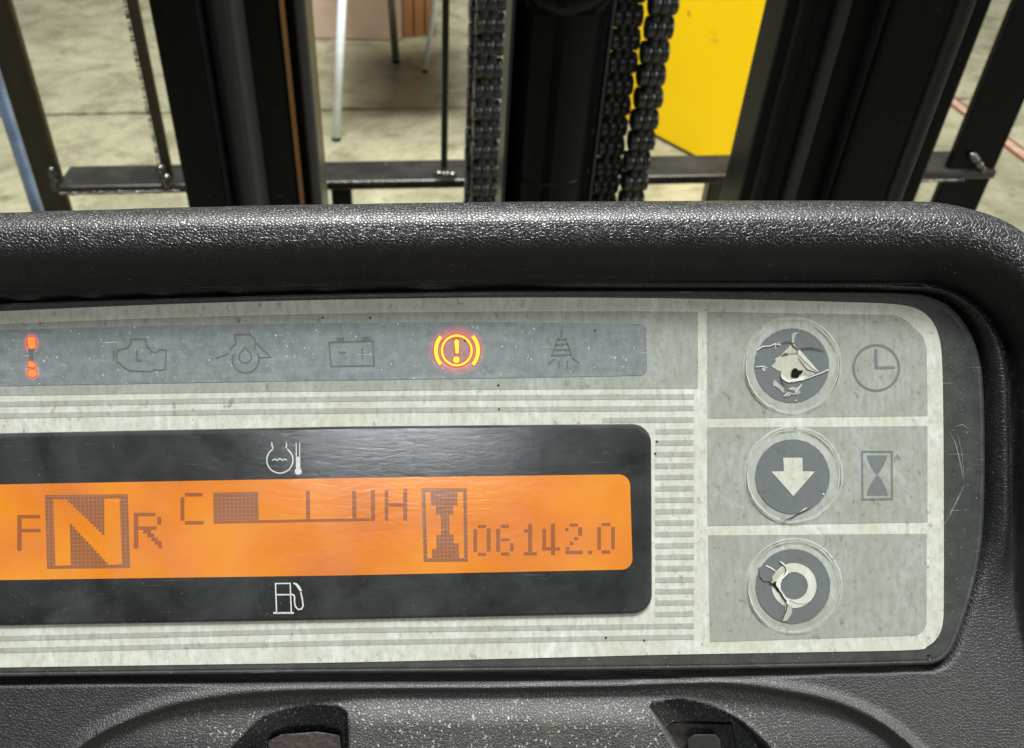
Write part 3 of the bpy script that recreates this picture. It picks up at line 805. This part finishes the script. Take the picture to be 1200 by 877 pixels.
def offs(pts, dd):
    """offset closed outline inwards by dd"""
    N = len(pts); ar = sum(pts[i][0] * pts[(i + 1) % N][1] - pts[(i + 1) % N][0] * pts[i][1] for i in range(N))
    s = 1 if ar > 0 else -1; out = []
    for i in range(N):
        a, b = Vector(pts[i - 1]), Vector(pts[(i + 1) % N]); t = (b - a).normalized()
        out.append((pts[i][0] - t.y * dd * s, pts[i][1] + t.x * dd * s))
    return out
prof = [(0, -26), (0, -6), (.3, -2.5), (1.2, -.6), (2.6, 0), (3.6, -.1), (4.3, -.6), (5.0, -.6), (5.8, -.05), (7.0, .05), (9, 0), (11.5, 0)]
bm = bmesh.new(); rings = [[bm.verts.new(L(x, y, hh)) for x, y in offs(OUT, dd)] for dd, hh in prof]
n = len(OUT)
for a, b in zip(rings[:-1], rings[1:]):
    for i in range(n): bm.faces.new((a[i], a[(i + 1) % n], b[(i + 1) % n], b[i]))
lp = offs(OUT, 11.5)
vv = [L(x, y, 0) for x, y in lp]
for t in tessellate_polygon([[Vector((v.x, v.y, 0)) for v in vv]]):
    try: bm.faces.new([rings[-1][i] for i in t])
    except ValueError: pass
bz = from_bm('bezel', bm, M['bezel'], panel, True)
bz.data.polygons.foreach_set('use_smooth', [len(p.vertices) == 4 for p in bz.data.polygons])

FILM = catmull([(-270, 388), (-262, 378), (-150, 371), (0, 364.5), (150, 358), (300, 353), (450, 350), (600, 348.5), (750, 349), (900, 351.5), (1000, 354), (1046, 356), (1073, 361), (1090, 373), (1100, 393), (1104, 425), (1105.5, 500), (1106, 600), (1106, 690), (1105, 728), (1099, 746), (1087, 757), (1068, 761.5), (950, 764), (780, 767), (600, 771.5), (400, 776), (200, 779), (0, 782), (-200, 786), (-265, 787), (-272, 770), (-272, 560)], 6, True)
film = sheet('film', FILM, .5, M['film'], panel, .5)
H1 = .75
def curve_top(x):   # top print line follows the arched film edge
    return float(np.interp(x, [-240, 0, 150, 300, 450, 600, 750, 820], [386, 379.5, 373.5, 369, 366, 364.5, 364.5, 365]))
xs_ = list(range(-240, 819, 30)) + [818]
g0 = [(x, curve_top(x)) for x in xs_] + [(818, 455), (600, 456), (300, 459), (0, 463.5), (-240, 468)]
sheet('grey_field', g0, H1, M['grey'], film)
sheet('grey_field', rounded([(829, 365), (1056, 369), (1086, 398), (1087, 487), (829, 490)], [0, 12, 12, 0, 0]), H1, M['grey'], film)
sheet('grey_field', [(829, 500.5), (1087, 499), (1087, 611.5), (829, 616)], H1, M['grey'], film)
sheet('grey_field', rounded([(830, 627), (1086, 625), (1086, 744), (832, 752)], [0, 0, 16, 0]), H1, M['grey'], film)
# stripes
def row(pts, th=6.0):
    up = [(x, y - th / 2) for x, y in pts]; dn = [(x, y + th / 2) for x, y in pts][::-1]; return up + dn
for k in range(22):
    y = 464.8 + 13.38 * k
    if k == 0: pts = [(-240, 479), (0, 473.5), (300, 468.5), (500, 466), (813, 464.5)]
    elif k == 1: pts = [(-240, 492), (0, 487), (300, 482), (500, 480), (813, 478)]
    elif k == 2: pts = [(706, 492.2), (813, 491.4)]
    elif k == 20: pts = [(-240, 752), (0, 748), (400, 738.5), (813, 733)]
    elif k == 21: pts = [(-240, 766), (0, 762), (400, 753), (813, 746)]
    else: pts = [(768, y + .6), (813, y)]
    sheet('stripe', row(pts), H1 + .02, M['stripe'], film)
# clock and hourglass marks beside the buttons
strokes('clock_icon', [(arc(1027, 430.8, 26.6, n=56), 2.9, True), ([(1026.3, 408.5), (1026.8, 431)], 3.4), ([(1025.2, 430.8), (1049, 430.4)], 3.2)], H1 + .25, M['ink'], film)
bulb1 = zp([(850, 237), (980, 237)] + [(980 - 62 * t ** 1.5 , 237 + 123 * t) for t in (.15, .3, .45, .6, .75, .88, 1)] + [(850 + 62 * t ** 1.5, 237 + 123 * t) for t in (1, .88, .75, .6, .45, .3, .15)], 860, 490, 5.4545)
bulb2 = zp([(985, 492), (850, 492)] + [(850 + 62 * t ** 1.5, 492 - 128 * t) for t in (.15, .3, .45, .6, .75, .88, 1)] + [(985 - 62 * t ** 1.5, 492 - 128 * t) for t in (1, .88, .75, .6, .45, .3, .15)], 860, 490, 5.4545)
strokes('hourglass_icon', [([(1010.3, 529), (1045.2, 529), (1045.4, 584.4), (1011, 585)], 2.2, True)], H1 + .25, M['ink'], film, None, [bulb1, bulb2])

# indicator strip
STR = rounded([(-235, 394), (-100, 390), (0, 386.5), (200, 381), (400, 378), (600, 377.3), (757.5, 379.5), (758.5, 439.5), (600, 442.5), (380, 445.5), (0, 452), (-235, 458)], [0, 0, 0, 0, 0, 0, 8, 8, 0, 0, 0, 0])
strip_o = sheet('indicator_strip', STR, H1 + .35, M['strip'], panel)
HG = H1 + .6
GH = M['ghost']
eng = zp([(655, 215), (668, 190), (715, 180), (735, 155), (740, 130), (820, 130), (825, 165), (850, 200), (880, 205), (900, 188), (935, 192), (930, 300), (895, 305), (870, 300), (850, 312), (730, 308), (690, 285), (672, 262), (660, 262)], 0, 370, 4.8)
strokes('engine_icon', [(eng, 1.7, True), (zp([(640, 190), (640, 250)], 0, 370, 4.8), 2), (zp([(770, 190), (772, 250), (800, 250)], 0, 370, 4.8), 2)], HG, GH, strip_o)
strokes('oil_icon', [(arc(288, 421, 15.5, 150, 390, 26), 1.8), (zp([(190, 190), (225, 150), (215, 105), (300, 103), (330, 130), (330, 190)], 230, 370, 4.8), 1.6),
                     (zp([(240, 245), (245, 210), (275, 175), (305, 210), (312, 240), (290, 262), (262, 262)], 230, 370, 4.8), 1.5, True), (zp([(335, 150), (420, 232), (350, 235)], 230, 370, 4.8), 1.8), (zp([(110, 238), (185, 210)], 230, 370, 4.8), 1.5)], HG, GH, strip_o)
strokes('battery_icon', [([(385.5, 401), (437, 399), (438.5, 428), (388, 429)], 1.9, True), (zp([(790, 130), (830, 130)], 230, 370, 4.8), 3.5), (zp([(930, 128), (975, 126)], 230, 370, 4.8), 3.5), (zp([(800, 205), (840, 205)], 230, 370, 4.8), 2.4), (zp([(935, 180), (935, 240)], 230, 370, 4.8), 1.6)], HG, GH, strip_o)
strokes('lamp_icon', [(zp([(712, 65), (712, 100)], 480, 370, 4), 2.5), (zp([(690, 110), (735, 110)], 480, 370, 4), 2.2), (zp([(680, 135), (745, 133)], 480, 370, 4), 2.2), (zp([(675, 160), (755, 158)], 480, 370, 4), 2.2), (zp([(668, 185), (755, 182)], 480, 370, 4), 2.2),
                      (zp([(700, 100), (665, 190)], 480, 370, 4), 1.4), (zp([(728, 100), (760, 185)], 480, 370, 4), 1.4), (zp([(680, 200), (650, 225)], 480, 370, 4), 1.6), (zp([(760, 195), (795, 220)], 480, 370, 4), 1.6), (zp([(700, 210), (700, 245)], 480, 370, 4), 1.6), (zp([(740, 210), (740, 245)], 480, 370, 4), 1.6)], HG, GH, strip_o)
# lit brake warning: (!) between two brackets
bc = (535.3, 410.4)
def brake(ex, mat, hh, name, par):
    lst = [(arc(*bc, 17.4, n=48), 2.6 + ex, True), (arc(bc[0] + .5, bc[1], 25, 140, 220, 16), [4.4 + ex] * 17), (arc(bc[0] - .5, bc[1], 25.4, -41, 41, 16), [4.4 + ex] * 17)]
    e = ex / 2
    fl_ = [[(532.2 - e, 399.5 - e), (535 , 397 - e), (538 + e, 399.5 - e), (537.6 + e, 414 + e), (534 - e, 414 + e)], arc(534.8, 421.3, 3.9 + e, n=18)]
    return strokes(name, lst, hh, mat, par, None, fl_)
def glow(cx, cy, sx, sy):
    bm = bmesh.new(); c_ = L(cx, cy, HG - .12)
    vs_ = [bm.verts.new((36 * S * math.cos(6.28318 * q / 48), 36 * S * math.sin(6.28318 * q / 48), 0)) for q in range(48)]
    bm.faces.new(vs_); o = from_bm('glow_spot', bm, M['halo'], strip_o); o.location = c_; o.scale = (sx, sy, 1)
glow(bc[0], bc[1], 1, .86)
glow(37, 402, .30, .37); glow(38, 435, .28, .32)
bw = brake(2.2, M['redlit'], HG, 'brake_warning_rim', strip_o)
brake(0, M['yellowlit'], HG + .3, 'brake_warning_light', strip_o)
def blob(cx, cy, rx, ry, n=18): return [(cx + rx * math.cos(6.283 * i / n), cy + ry * math.sin(6.283 * i / n)) for i in range(n)]
tri = [(33.5, 423), (38, 424), (42, 427.5), (39, 430.5), (33, 429.5)]
tri2 = [(32, 421), (38.5, 422), (43.5, 427.5), (40, 432), (31.5, 431)]
fills('seat_belt_warning_rim', [blob(36.6, 401.3, 5.8, 8.3), [(32.6, 422), (38.4, 422.8), (42.8, 427.5), (39.6, 431.2), (32.2, 430.4)], blob(37.8, 437.2, 5.7, 5.4)], HG, M['redlit'], strip_o)
fills('seat_belt_warning_light', [rounded([(32, 394.5), (41, 394.5), (41.5, 408), (33, 408.5)], 3.6), tri, blob(37.8, 437.2, 4.9, 4.7)], HG + .3, M['orangelit'], strip_o)
fills('seat_belt_icon', [[(33, 409), (41, 408.6), (38.5, 414), (39.5, 420), (34.5, 421), (34, 415)]], HG + .05, GH, strip_o)

# display window
WIN = rounded([(-75, 509), (0, 507.5), (400, 499.5), (740, 496.5), (763, 498.5), (764, 718), (740, 719), (400, 726), (0, 733), (-75, 735)], [0, 0, 0, 0, 20, 22, 0, 0, 0, 0], 8)
win = sheet('display_window', WIN, H1 + .4, M['window'], panel, .7)
LCD = rounded([(-62, 569), (0, 567.5), (400, 560), (738, 555.5), (741.5, 667), (400, 674), (0, 679.5), (-62, 681)], [0, 0, 0, 13, 13, 0, 0, 0], 8)
lcd = sheet('lcd_screen', LCD, H1 + .8, M['lcd'], panel, .3)
HP = H1 + 1.15
z7 = lambda p: zp(p, 0, 560, 4.8)
z8 = lambda l: rects(l, 480, 550, 4)
fills('letter', rects([(97, 207, 122, 410), (122, 207, 225, 227), (122, 285, 227, 305)], 0, 560, 4.8), HP, M['pix'], lcd)
nb = sheet('gear_box', [(52.5, 580), (149.6, 578.8), (152.7, 665.8), (55.2, 666.8)], HP, M['pixgrid'], lcd)
def stairs(a, b, n, first='x'):
    out = [a]
    for k in range(n):
        x0, y0 = out[-1]; x1 = a[0] + (b[0] - a[0]) * (k + 1) / n; y1 = a[1] + (b[1] - a[1]) * (k + 1) / n
        out += ([(x1, y0)] if first == 'x' else [(x0, y1)]) + [(x1, y1)]
    return out
Nn = [(300, 118)] + stairs((380, 120), (588, 320), 13, 'y') + [(586, 116), (672, 114), (686, 485)] + stairs((604, 488), (392, 258), 14, 'y') + [(398, 490), (312, 493)]
def dedupe(p):
    o = []
    for q_ in p:
        if not o or (abs(q_[0] - o[-1][0]) + abs(q_[1] - o[-1][1])) > .05: o.append(q_)
    return o
sheet('letter', z7(dedupe(Nn)), HP + .2, M['lcd'], lcd, .15)
fills('letter', rects([(752, 195, 778, 397), (778, 195, 875, 215), (778, 272, 880, 292), (885, 218, 907, 262), (805, 292, 850, 312), (828, 312, 868, 334), (852, 334, 888, 356), (870, 352, 908, 374), (890, 372, 912, 396)], 0, 560, 4.8), HP, M['pix'], lcd)
fills('letter', rects([(1015, 108, 1037, 240), (1040, 83, 1140, 104), (1040, 241, 1145, 262)], 0, 560, 4.8), HP, M['pix'], lcd)
sheet('gauge_block', [(249.3, 577), (302.5, 576), (303.3, 609), (250.3, 610)], HP, M['pixgrid'], lcd)
fills('gauge_scale', [[(250.3, 610.2), (434.3, 607), (434.3, 610.5), (250.4, 613.6)], [(358.3, 575), (363, 575), (363.4, 608.1), (358.7, 608.1)], [(412.5, 574.5), (417.4, 574.5), (417.8, 607.2), (412.9, 607.2)], [(434.4, 574), (439.2, 573.8), (439.8, 610.5), (434.9, 610.5)]], HP, M['pix'], lcd)
fills('letter', rects([(1003, 55, 1020, 200), (1020, 118, 1090, 135), (1090, 52, 1109, 200)], 200, 560, 4), HP, M['pix'], lcd)
fr_o = [(493.8, 572), (547, 571.8), (548.3, 658), (496.3, 658.3)]; fr_i = [(498.4, 576.4), (542.8, 576.2), (543.8, 653.6), (500.8, 653.8)]
sheet('hourglass_frame', fr_o, HP, M['pixgrid'], lcd, .2, fr_i)
hgp = [(98, 104), (224, 104), (224, 168), (204, 168), (204, 212), (186, 212), (187, 305), (206, 305), (207, 346), (230, 346), (232, 415), (106, 416), (105, 372), (126, 372), (125, 306), (148, 306), (146, 214), (124, 213), (122, 170), (98, 168)]
sheet('hourglass', zp(hgp, 480, 550, 4), HP, M['pixgrid'], lcd, .2)
DG = [[(299, 278, 317, 386), (362, 276, 380, 384), (320, 260, 358, 275), (321, 390, 360, 405)],
      [(428, 258, 466, 274), (406, 278, 424, 385), (428, 322, 468, 337), (470, 345, 488, 383), (429, 388, 468, 404)],
      [(555, 255, 575, 386), (535, 280, 555, 295), (535, 387, 597, 403)],
      [(662, 253, 682, 364), (620, 364, 705, 380), (622, 278, 640, 364), (663, 380, 682, 402)],
      [(750, 253, 788, 268), (730, 273, 745, 290), (790, 270, 809, 310), (772, 316, 790, 331), (752, 338, 768, 355), (732, 362, 750, 378), (730, 380, 812, 397)],
      [(835, 380, 856, 397)],
      [(880, 270, 897, 376), (945, 268, 962, 374), (900, 250, 941, 265), (900, 379, 941, 395)]]
for dgt in DG: fills('decimal_point' if len(dgt) == 1 else 'digit', z8(dgt), HP, M['pix'], lcd)
# printed icons above and below the display
HI = H1 + 3.5
tz = lambda p: zp(p, 280, 500, 10)
strokes('temperature_icon', [(arc(328, 538.8, 15.3, 122, 418, 44), 1.4), (tz([(405, 250), (388, 225), (385, 180)]), 1.2), (tz([(545, 245), (562, 225), (552, 180)]), 1.2), (tz([(388, 392), (425, 376), (448, 394), (478, 368), (508, 392), (538, 374), (562, 392)]), 1.1),
                             (tz([(670, 190), (674, 500)]), 1.0), (tz([(712, 190), (714, 500)]), 1.0), (tz([(693, 350), (695, 500)]), 3.6)], HI, M['white_ink'], win, None, [blob(349.5, 552, 4, 4)])
fz = lambda p: zp(p, 290, 670, 10.9)
strokes('fuel_icon', [(fz([(358, 148), (545, 145), (560, 518), (372, 520)]), 1.5, True), (fz([(375, 290), (545, 290)]), 1.5), (fz([(330, 523), (592, 523)]), 2.2),
                      (fz([(560, 283), (592, 295), (603, 330), (600, 380), (612, 440), (645, 478), (690, 474), (712, 430), (700, 345), (680, 260)]), 1.7), (fz([(585, 140), (625, 158), (655, 195), (685, 245)]), [1.2, 2.6, 3.4, 2.4])], HI, M['white_ink'], win)
# clear lens over the window, sides closed down to the film
def dome_sheet(name, pts, h, mat, parent, edge=3.0, drop=1.8):
    bm = bmesh.new()
    r0 = [bm.verts.new(L(x, y, h - drop)) for x, y in pts]
    r1 = [bm.verts.new(L(x, y, h - drop * .3)) for x, y in offs(pts, edge * .3)]
    r2 = [bm.verts.new(L(x, y, h)) for x, y in offs(pts, edge)]
    n = len(pts)
    for a, b in ((r0, r1), (r1, r2)):
        for i in range(n): bm.faces.new((a[i], a[(i + 1) % n], b[(i + 1) % n], b[i]))
    vv = [v.co for v in r2]
    for t in tessellate_polygon([[Vector((v.x, v.y, 0)) for v in vv]]):
        try: bm.faces.new([r2[i] for i in t])
        except ValueError: pass
    return from_bm(name, bm, mat, parent, False)
dome_sheet('window_lens', WIN, H1 + 3.2, M['lens'], panel)

# buttons
def button(cx, cy, seed, rx=55.5, tilt=0):
    rnd = random.Random(seed)
    pr = [(rx + 3, 0), (rx + 1.6, .25), (rx + .7, 1.5), (rx - .4, 1.9), (rx - 1.3, 1.0), (rx - 2.2, .3), (rx - 3.4, .9), (rx - 4.8, 1.3), (rx - 7, .8), (rx - 10, .7), (rx - 11.6, 1.0)]
    N = 120; bm = bmesh.new(); rings = []
    jit = [rnd.uniform(-.5, .5) for _ in range(N)]
    jit = [(jit[i - 2] + jit[i - 1] * 2 + jit[i] * 2 + jit[(i + 1) % N]) / 3 for i in range(N)]
    amp = [max(.15, .75 + .6 * math.sin(i * .11 + seed) + .5 * math.sin(i * .37 + 2 * seed)) for i in range(N)]
    for k, (r_, hh) in enumerate(pr):
        rg = []
        for i in range(N):
            a = 6.28318 * i / N; j = jit[i] * (1.6 if 1 <= k <= 7 else 0)
            hx = H1 + .05 + (.25 + (hh - .25) * .14 * amp[i] if 1 <= k <= 7 else hh)
            rg.append(bm.verts.new(L(cx + (r_ + j) * math.cos(a), cy + (r_ + j) * math.sin(a) * .995, hx)))
        rings.append(rg)
    ctr = bm.verts.new(L(cx, cy, H1 + 1.05))
    for a, b in zip(rings[:-1], rings[1:]):
        for i in range(N): bm.faces.new((a[i], a[(i + 1) % N], b[(i + 1) % N], b[i]))
    for i in range(N): bm.faces.new((rings[-1][i], rings[-1][(i + 1) % N], ctr))
    return from_bm('button', bm, M['skirt'], panel, True)
HB = H1 + 1.4
def rough_circle(cx, cy, r, seed, n=96, amp=.35):
    rnd = random.Random(seed); return [(cx + (r + rnd.uniform(-amp, amp)) * math.cos(6.28318 * i / n), cy + (r + rnd.uniform(-amp, amp)) * math.sin(6.28318 * i / n)) for i in range(n)]
def edge_bits(par, cx, cy, r, seed, spans):
    """broken pale and dark hairlines where the film has cracked round the button"""
    rnd = random.Random(seed)
    for nm, mat, dr, dh in (('lifted_edge', M['cracklight'], 0, .25), ('edge_crack', M['crackline'], 1.3, .05)):
        bm = bmesh.new()
        for a0, a1, wmax in spans:
            if nm == 'edge_crack' and wmax < 1.0: continue
            n_ = max(4, int((a1 - a0) / 4)); pts = []; ws = []
            for i in range(n_ + 1):
                a = R(a0 + (a1 - a0) * i / n_); rr_ = r + dr + rnd.uniform(-.5, .5)
                pts.append((cx + rr_ * math.cos(a), cy - rr_ * math.sin(a))); ws.append(max(.2, .55 * wmax * math.sin(math.pi * (i + .3) / (n_ + .6)) * rnd.uniform(.5, 1.1)))
            stroke_bm(bm, pts, ws, HB + .9 + dh)
        plain_out(nm, bm, mat, par)
b1 = button(928.5, 428.5, 3, 55.5); b2 = button(930, 557, 5, 55.5); b3 = button(930.5, 687, 8, 54.5)
edge_bits(b1, 928.5, 428.5, 54, 1, [(165, 240, 1.8), (150, 168, .8), (20, 62, 1.3), (-35, 12, 1.3), (125, 145, .8), (-75, -45, .8)])
edge_bits(b2, 930, 557, 54, 2, [(165, 262, 1.5), (25, 80, 1.3), (85, 120, 1.1), (-25, 20, 1.2), (-60, -40, .7), (128, 150, .8)])
edge_bits(b3, 930.5, 687, 53, 3, [(165, 235, 1.5), (20, 85, 1.3), (85, 140, 1.1), (-20, 15, 1.0), (-110, -70, .8)])
d1 = sheet('button_face', rough_circle(928, 428, 43.6, 1), HB, M['disc'], b1, .6)
d2 = sheet('button_face', rough_circle(928.8, 558, 43.6, 2), HB, M['disc'], b2, .6)
d3 = sheet('button_face', rough_circle(929.4, 686.6, 43.6, 3), HB, M['disc'], b3, .6)
SCL = 5.4545
# button 2: down arrow
sheet('arrow', zp([(315, 252), (438, 252), (440, 338), (518, 340), (380, 497), (240, 340), (320, 338)], 860, 490, SCL), HB + .35, M['film'], b2)
strokes('crack', [(zp([(320, 655), (360, 640), (410, 612), (440, 598), (480, 575)], 860, 490, SCL), [.6, 1.2, 1.0, 1.4, .4])], HB + .2, M['crackline'], b2)
strokes('lifted_edge', [(zp([(425, 598), (450, 580), (470, 570)], 860, 490, SCL), [.5, 1.4, .5]), (zp([(568, 480), (580, 488)], 860, 490, SCL), 1.6)], HB + .5, M['cracklight'], b2)
# button 3: ring symbol, split on the left
z3 = lambda p: zp(p, 860, 620, SCL)
sheet('ring_symbol', arc(930.5, 686, 26.3, n=64), HB + .35, M['film'], b3, .3, arc(930.5, 686.3, 16.2, n=48))
sheet('torn_flap', z3([(160, 245), (205, 232), (268, 268), (245, 300), (235, 330), (190, 332), (165, 300)]), HB + .9, M['disc'], b3, .9)
sheet('torn_flap', z3([(325, 470), (345, 480), (375, 490), (370, 540), (340, 585), (312, 588), (330, 530)]), HB + .8, M['skirt'], b3, .8)
sheet('torn_film', z3([(245, 305), (270, 270), (315, 240), (325, 262), (295, 300), (275, 330), (248, 330)]), HB + .8, M['tear'], b3, .6)
sheet('torn_film', z3([(262, 335), (300, 300), (345, 262), (352, 280), (310, 320), (298, 350), (300, 385), (330, 430), (355, 455), (345, 470), (318, 440), (285, 390)]), HB + 1.1, M['cracklight'], b3, .8)
sheet('hole', z3([(220, 338), (250, 345), (273, 330), (268, 355), (290, 385), (300, 408), (280, 395), (262, 370), (240, 352)]), HB + 1.25, M['black'], b3, .2)
strokes('crack', [(z3([(295, 400), (315, 435), (342, 470), (336, 520), (318, 560), (305, 592)]), [2.2, 1.8, 1.6, .9, .6, .3]), (z3([(322, 232), (335, 262), (318, 295)]), [.6, 1.1, .5])], HB + 1.3, M['crackline'], b3)
strokes('lifted_edge', [(z3([(205, 232), (235, 245), (268, 268)]), [1.4, 1.8, 1.0]), (z3([(295, 203), (315, 220), (332, 236)]), [.8, 1.8, 1.2]), (z3([(340, 462), (352, 478)]), [2.4, 2.8]), (z3([(345, 440), (400, 465), (455, 470), (490, 455)]), [.4, .7, .6, .3])], HB + 1.45, M['cracklight'], b3)
# button 1: torn centre
z1 = lambda p: zp(p, 860, 360, SCL)
tearp = [(240, 378), (268, 345), (262, 330), (300, 308), (320, 285), (345, 262), (362, 238), (385, 232), (402, 262), (430, 292), (462, 335), (500, 375), (545, 415), (520, 428), (480, 440), (450, 458), (400, 470), (345, 478), (318, 468), (322, 440), (300, 440), (302, 410), (275, 400), (258, 388)]
sheet('torn_film', z1(tearp), HB + .4, M['tear'], b1, .4)
sheet('torn_flap', z1([(405, 262), (425, 275), (545, 412), (528, 405), (505, 392), (455, 345), (410, 300)]), HB + .9, M['film'], b1, .9)
sheet('torn_flap', z1([(368, 175), (385, 160), (425, 160), (400, 172), (388, 195), (384, 228), (370, 225)]), HB + .8, M['skirt'], b1, .8)
sheet('torn_flap', z1([(300, 430), (320, 440), (345, 462), (400, 455), (440, 440), (462, 442), (440, 462), (380, 478), (335, 474), (308, 456)]), HB + .9, M['cracklight'], b1, .5)
sheet('torn_film', z1([(452, 400), (480, 395), (510, 410), (530, 418), (500, 430), (465, 432), (448, 420)]), HB + .7, M['skirt'], b1, .5)
sheet('hole', z1([(370, 405), (385, 388), (402, 390), (412, 402), (445, 402), (432, 422), (420, 428), (414, 445), (400, 452), (385, 446), (368, 445), (366, 425)]), HB + 1.2, M['black'], b1, .2)
fills('torn_film', [z1(p) for p in ([(250, 478), (262, 462), (278, 480), (300, 500), (318, 515), (325, 545), (310, 545), (290, 520), (268, 505), (252, 502)], [(180, 380), (195, 372), (208, 388), (200, 408), (186, 408), (178, 395)], [(345, 520), (370, 508), (405, 512), (432, 490), (438, 496), (415, 530), (430, 545), (400, 560), (385, 530), (360, 528)], [(318, 565), (340, 540), (350, 548), (372, 550), (360, 565), (335, 570)])], HB + .55, M['skirt'], b1)
strokes('lifted_edge', [(z1([(150, 272), (180, 250), (235, 245), (262, 232), (300, 240)]), [1.4, 1.2, .9, 1.2, .5]), (z1([(262, 232), (268, 268)]), [.8, .4]), (z1([(285, 222), (300, 248)]), [.8, .5]), (z1([(345, 478), (440, 462), (500, 440), (560, 418), (605, 396)]), [.8, 1.2, .9, 1.1, 1.3]), (z1([(140, 380), (180, 376), (215, 386)]), [.6, 1.1, .5]), (z1([(318, 568), (352, 545), (385, 555), (432, 492)]), [.8, .8, .6, .9]), (z1([(390, 596), (404, 592)]), .8)], HB + 1.0, M['cracklight'], b1)
strokes('crack', [(z1([(305, 232), (335, 220), (362, 220), (378, 245), (405, 268), (450, 262), (495, 258), (540, 268), (580, 276)]), [.5, 1.0, .9, 1.1, .8, 1.2, 1.3, .9, .4]), (z1([(305, 310), (330, 298), (352, 296)]), [.5, 2.0, .5]), (z1([(300, 440), (305, 470), (330, 500)]), [.8, .9, .3]), (z1([(352, 298), (405, 290), (412, 270)]), [.3, .6, .3]), (z1([(412, 320), (440, 360), (470, 398), (540, 420)]), [.4, .6, .7, .5])], HB + 1.15, M['crackline'], b1)
# dark pits in the film
pit = random.Random(9)
specks = [(434, 372), (378, 372), (697, 387), (584, 451), (585, 479), (768, 531), (710, 747), (755, 750), (863, 546), (545, 399), (770, 517), (866, 520), (950, 548)]
fills('pit', [[(x + (1 + .5 * pit.random()) * math.cos(a * 1.047) * 1.1, y + (1 + .5 * pit.random()) * math.sin(a * 1.047)) for a in range(6)] for x, y in specks if not (860 < x < 1000 and 490 < y < 620)], H1 + .7, M['crackline'], film)
# long scuffs on the right of the bezel
strokes('scuff', [([(1112, 505), (1120, 520), (1126, 545), (1129, 562)], [.3, 1.0, 1.4, .3]), ([(1130, 568), (1122, 585), (1112, 605), (1107, 614)], [.4, 1.1, .9, .3]), ([(1118, 500), (1128, 497), (1140, 507)], [.3, .8, .3]), ([(1122, 508), (1127, 530), (1130, 560)], [.3, .7, .3])], .35, plain('scuffed_plastic', (.15, .155, .145), .6, obj=True, scale=700, var=.5), panel)
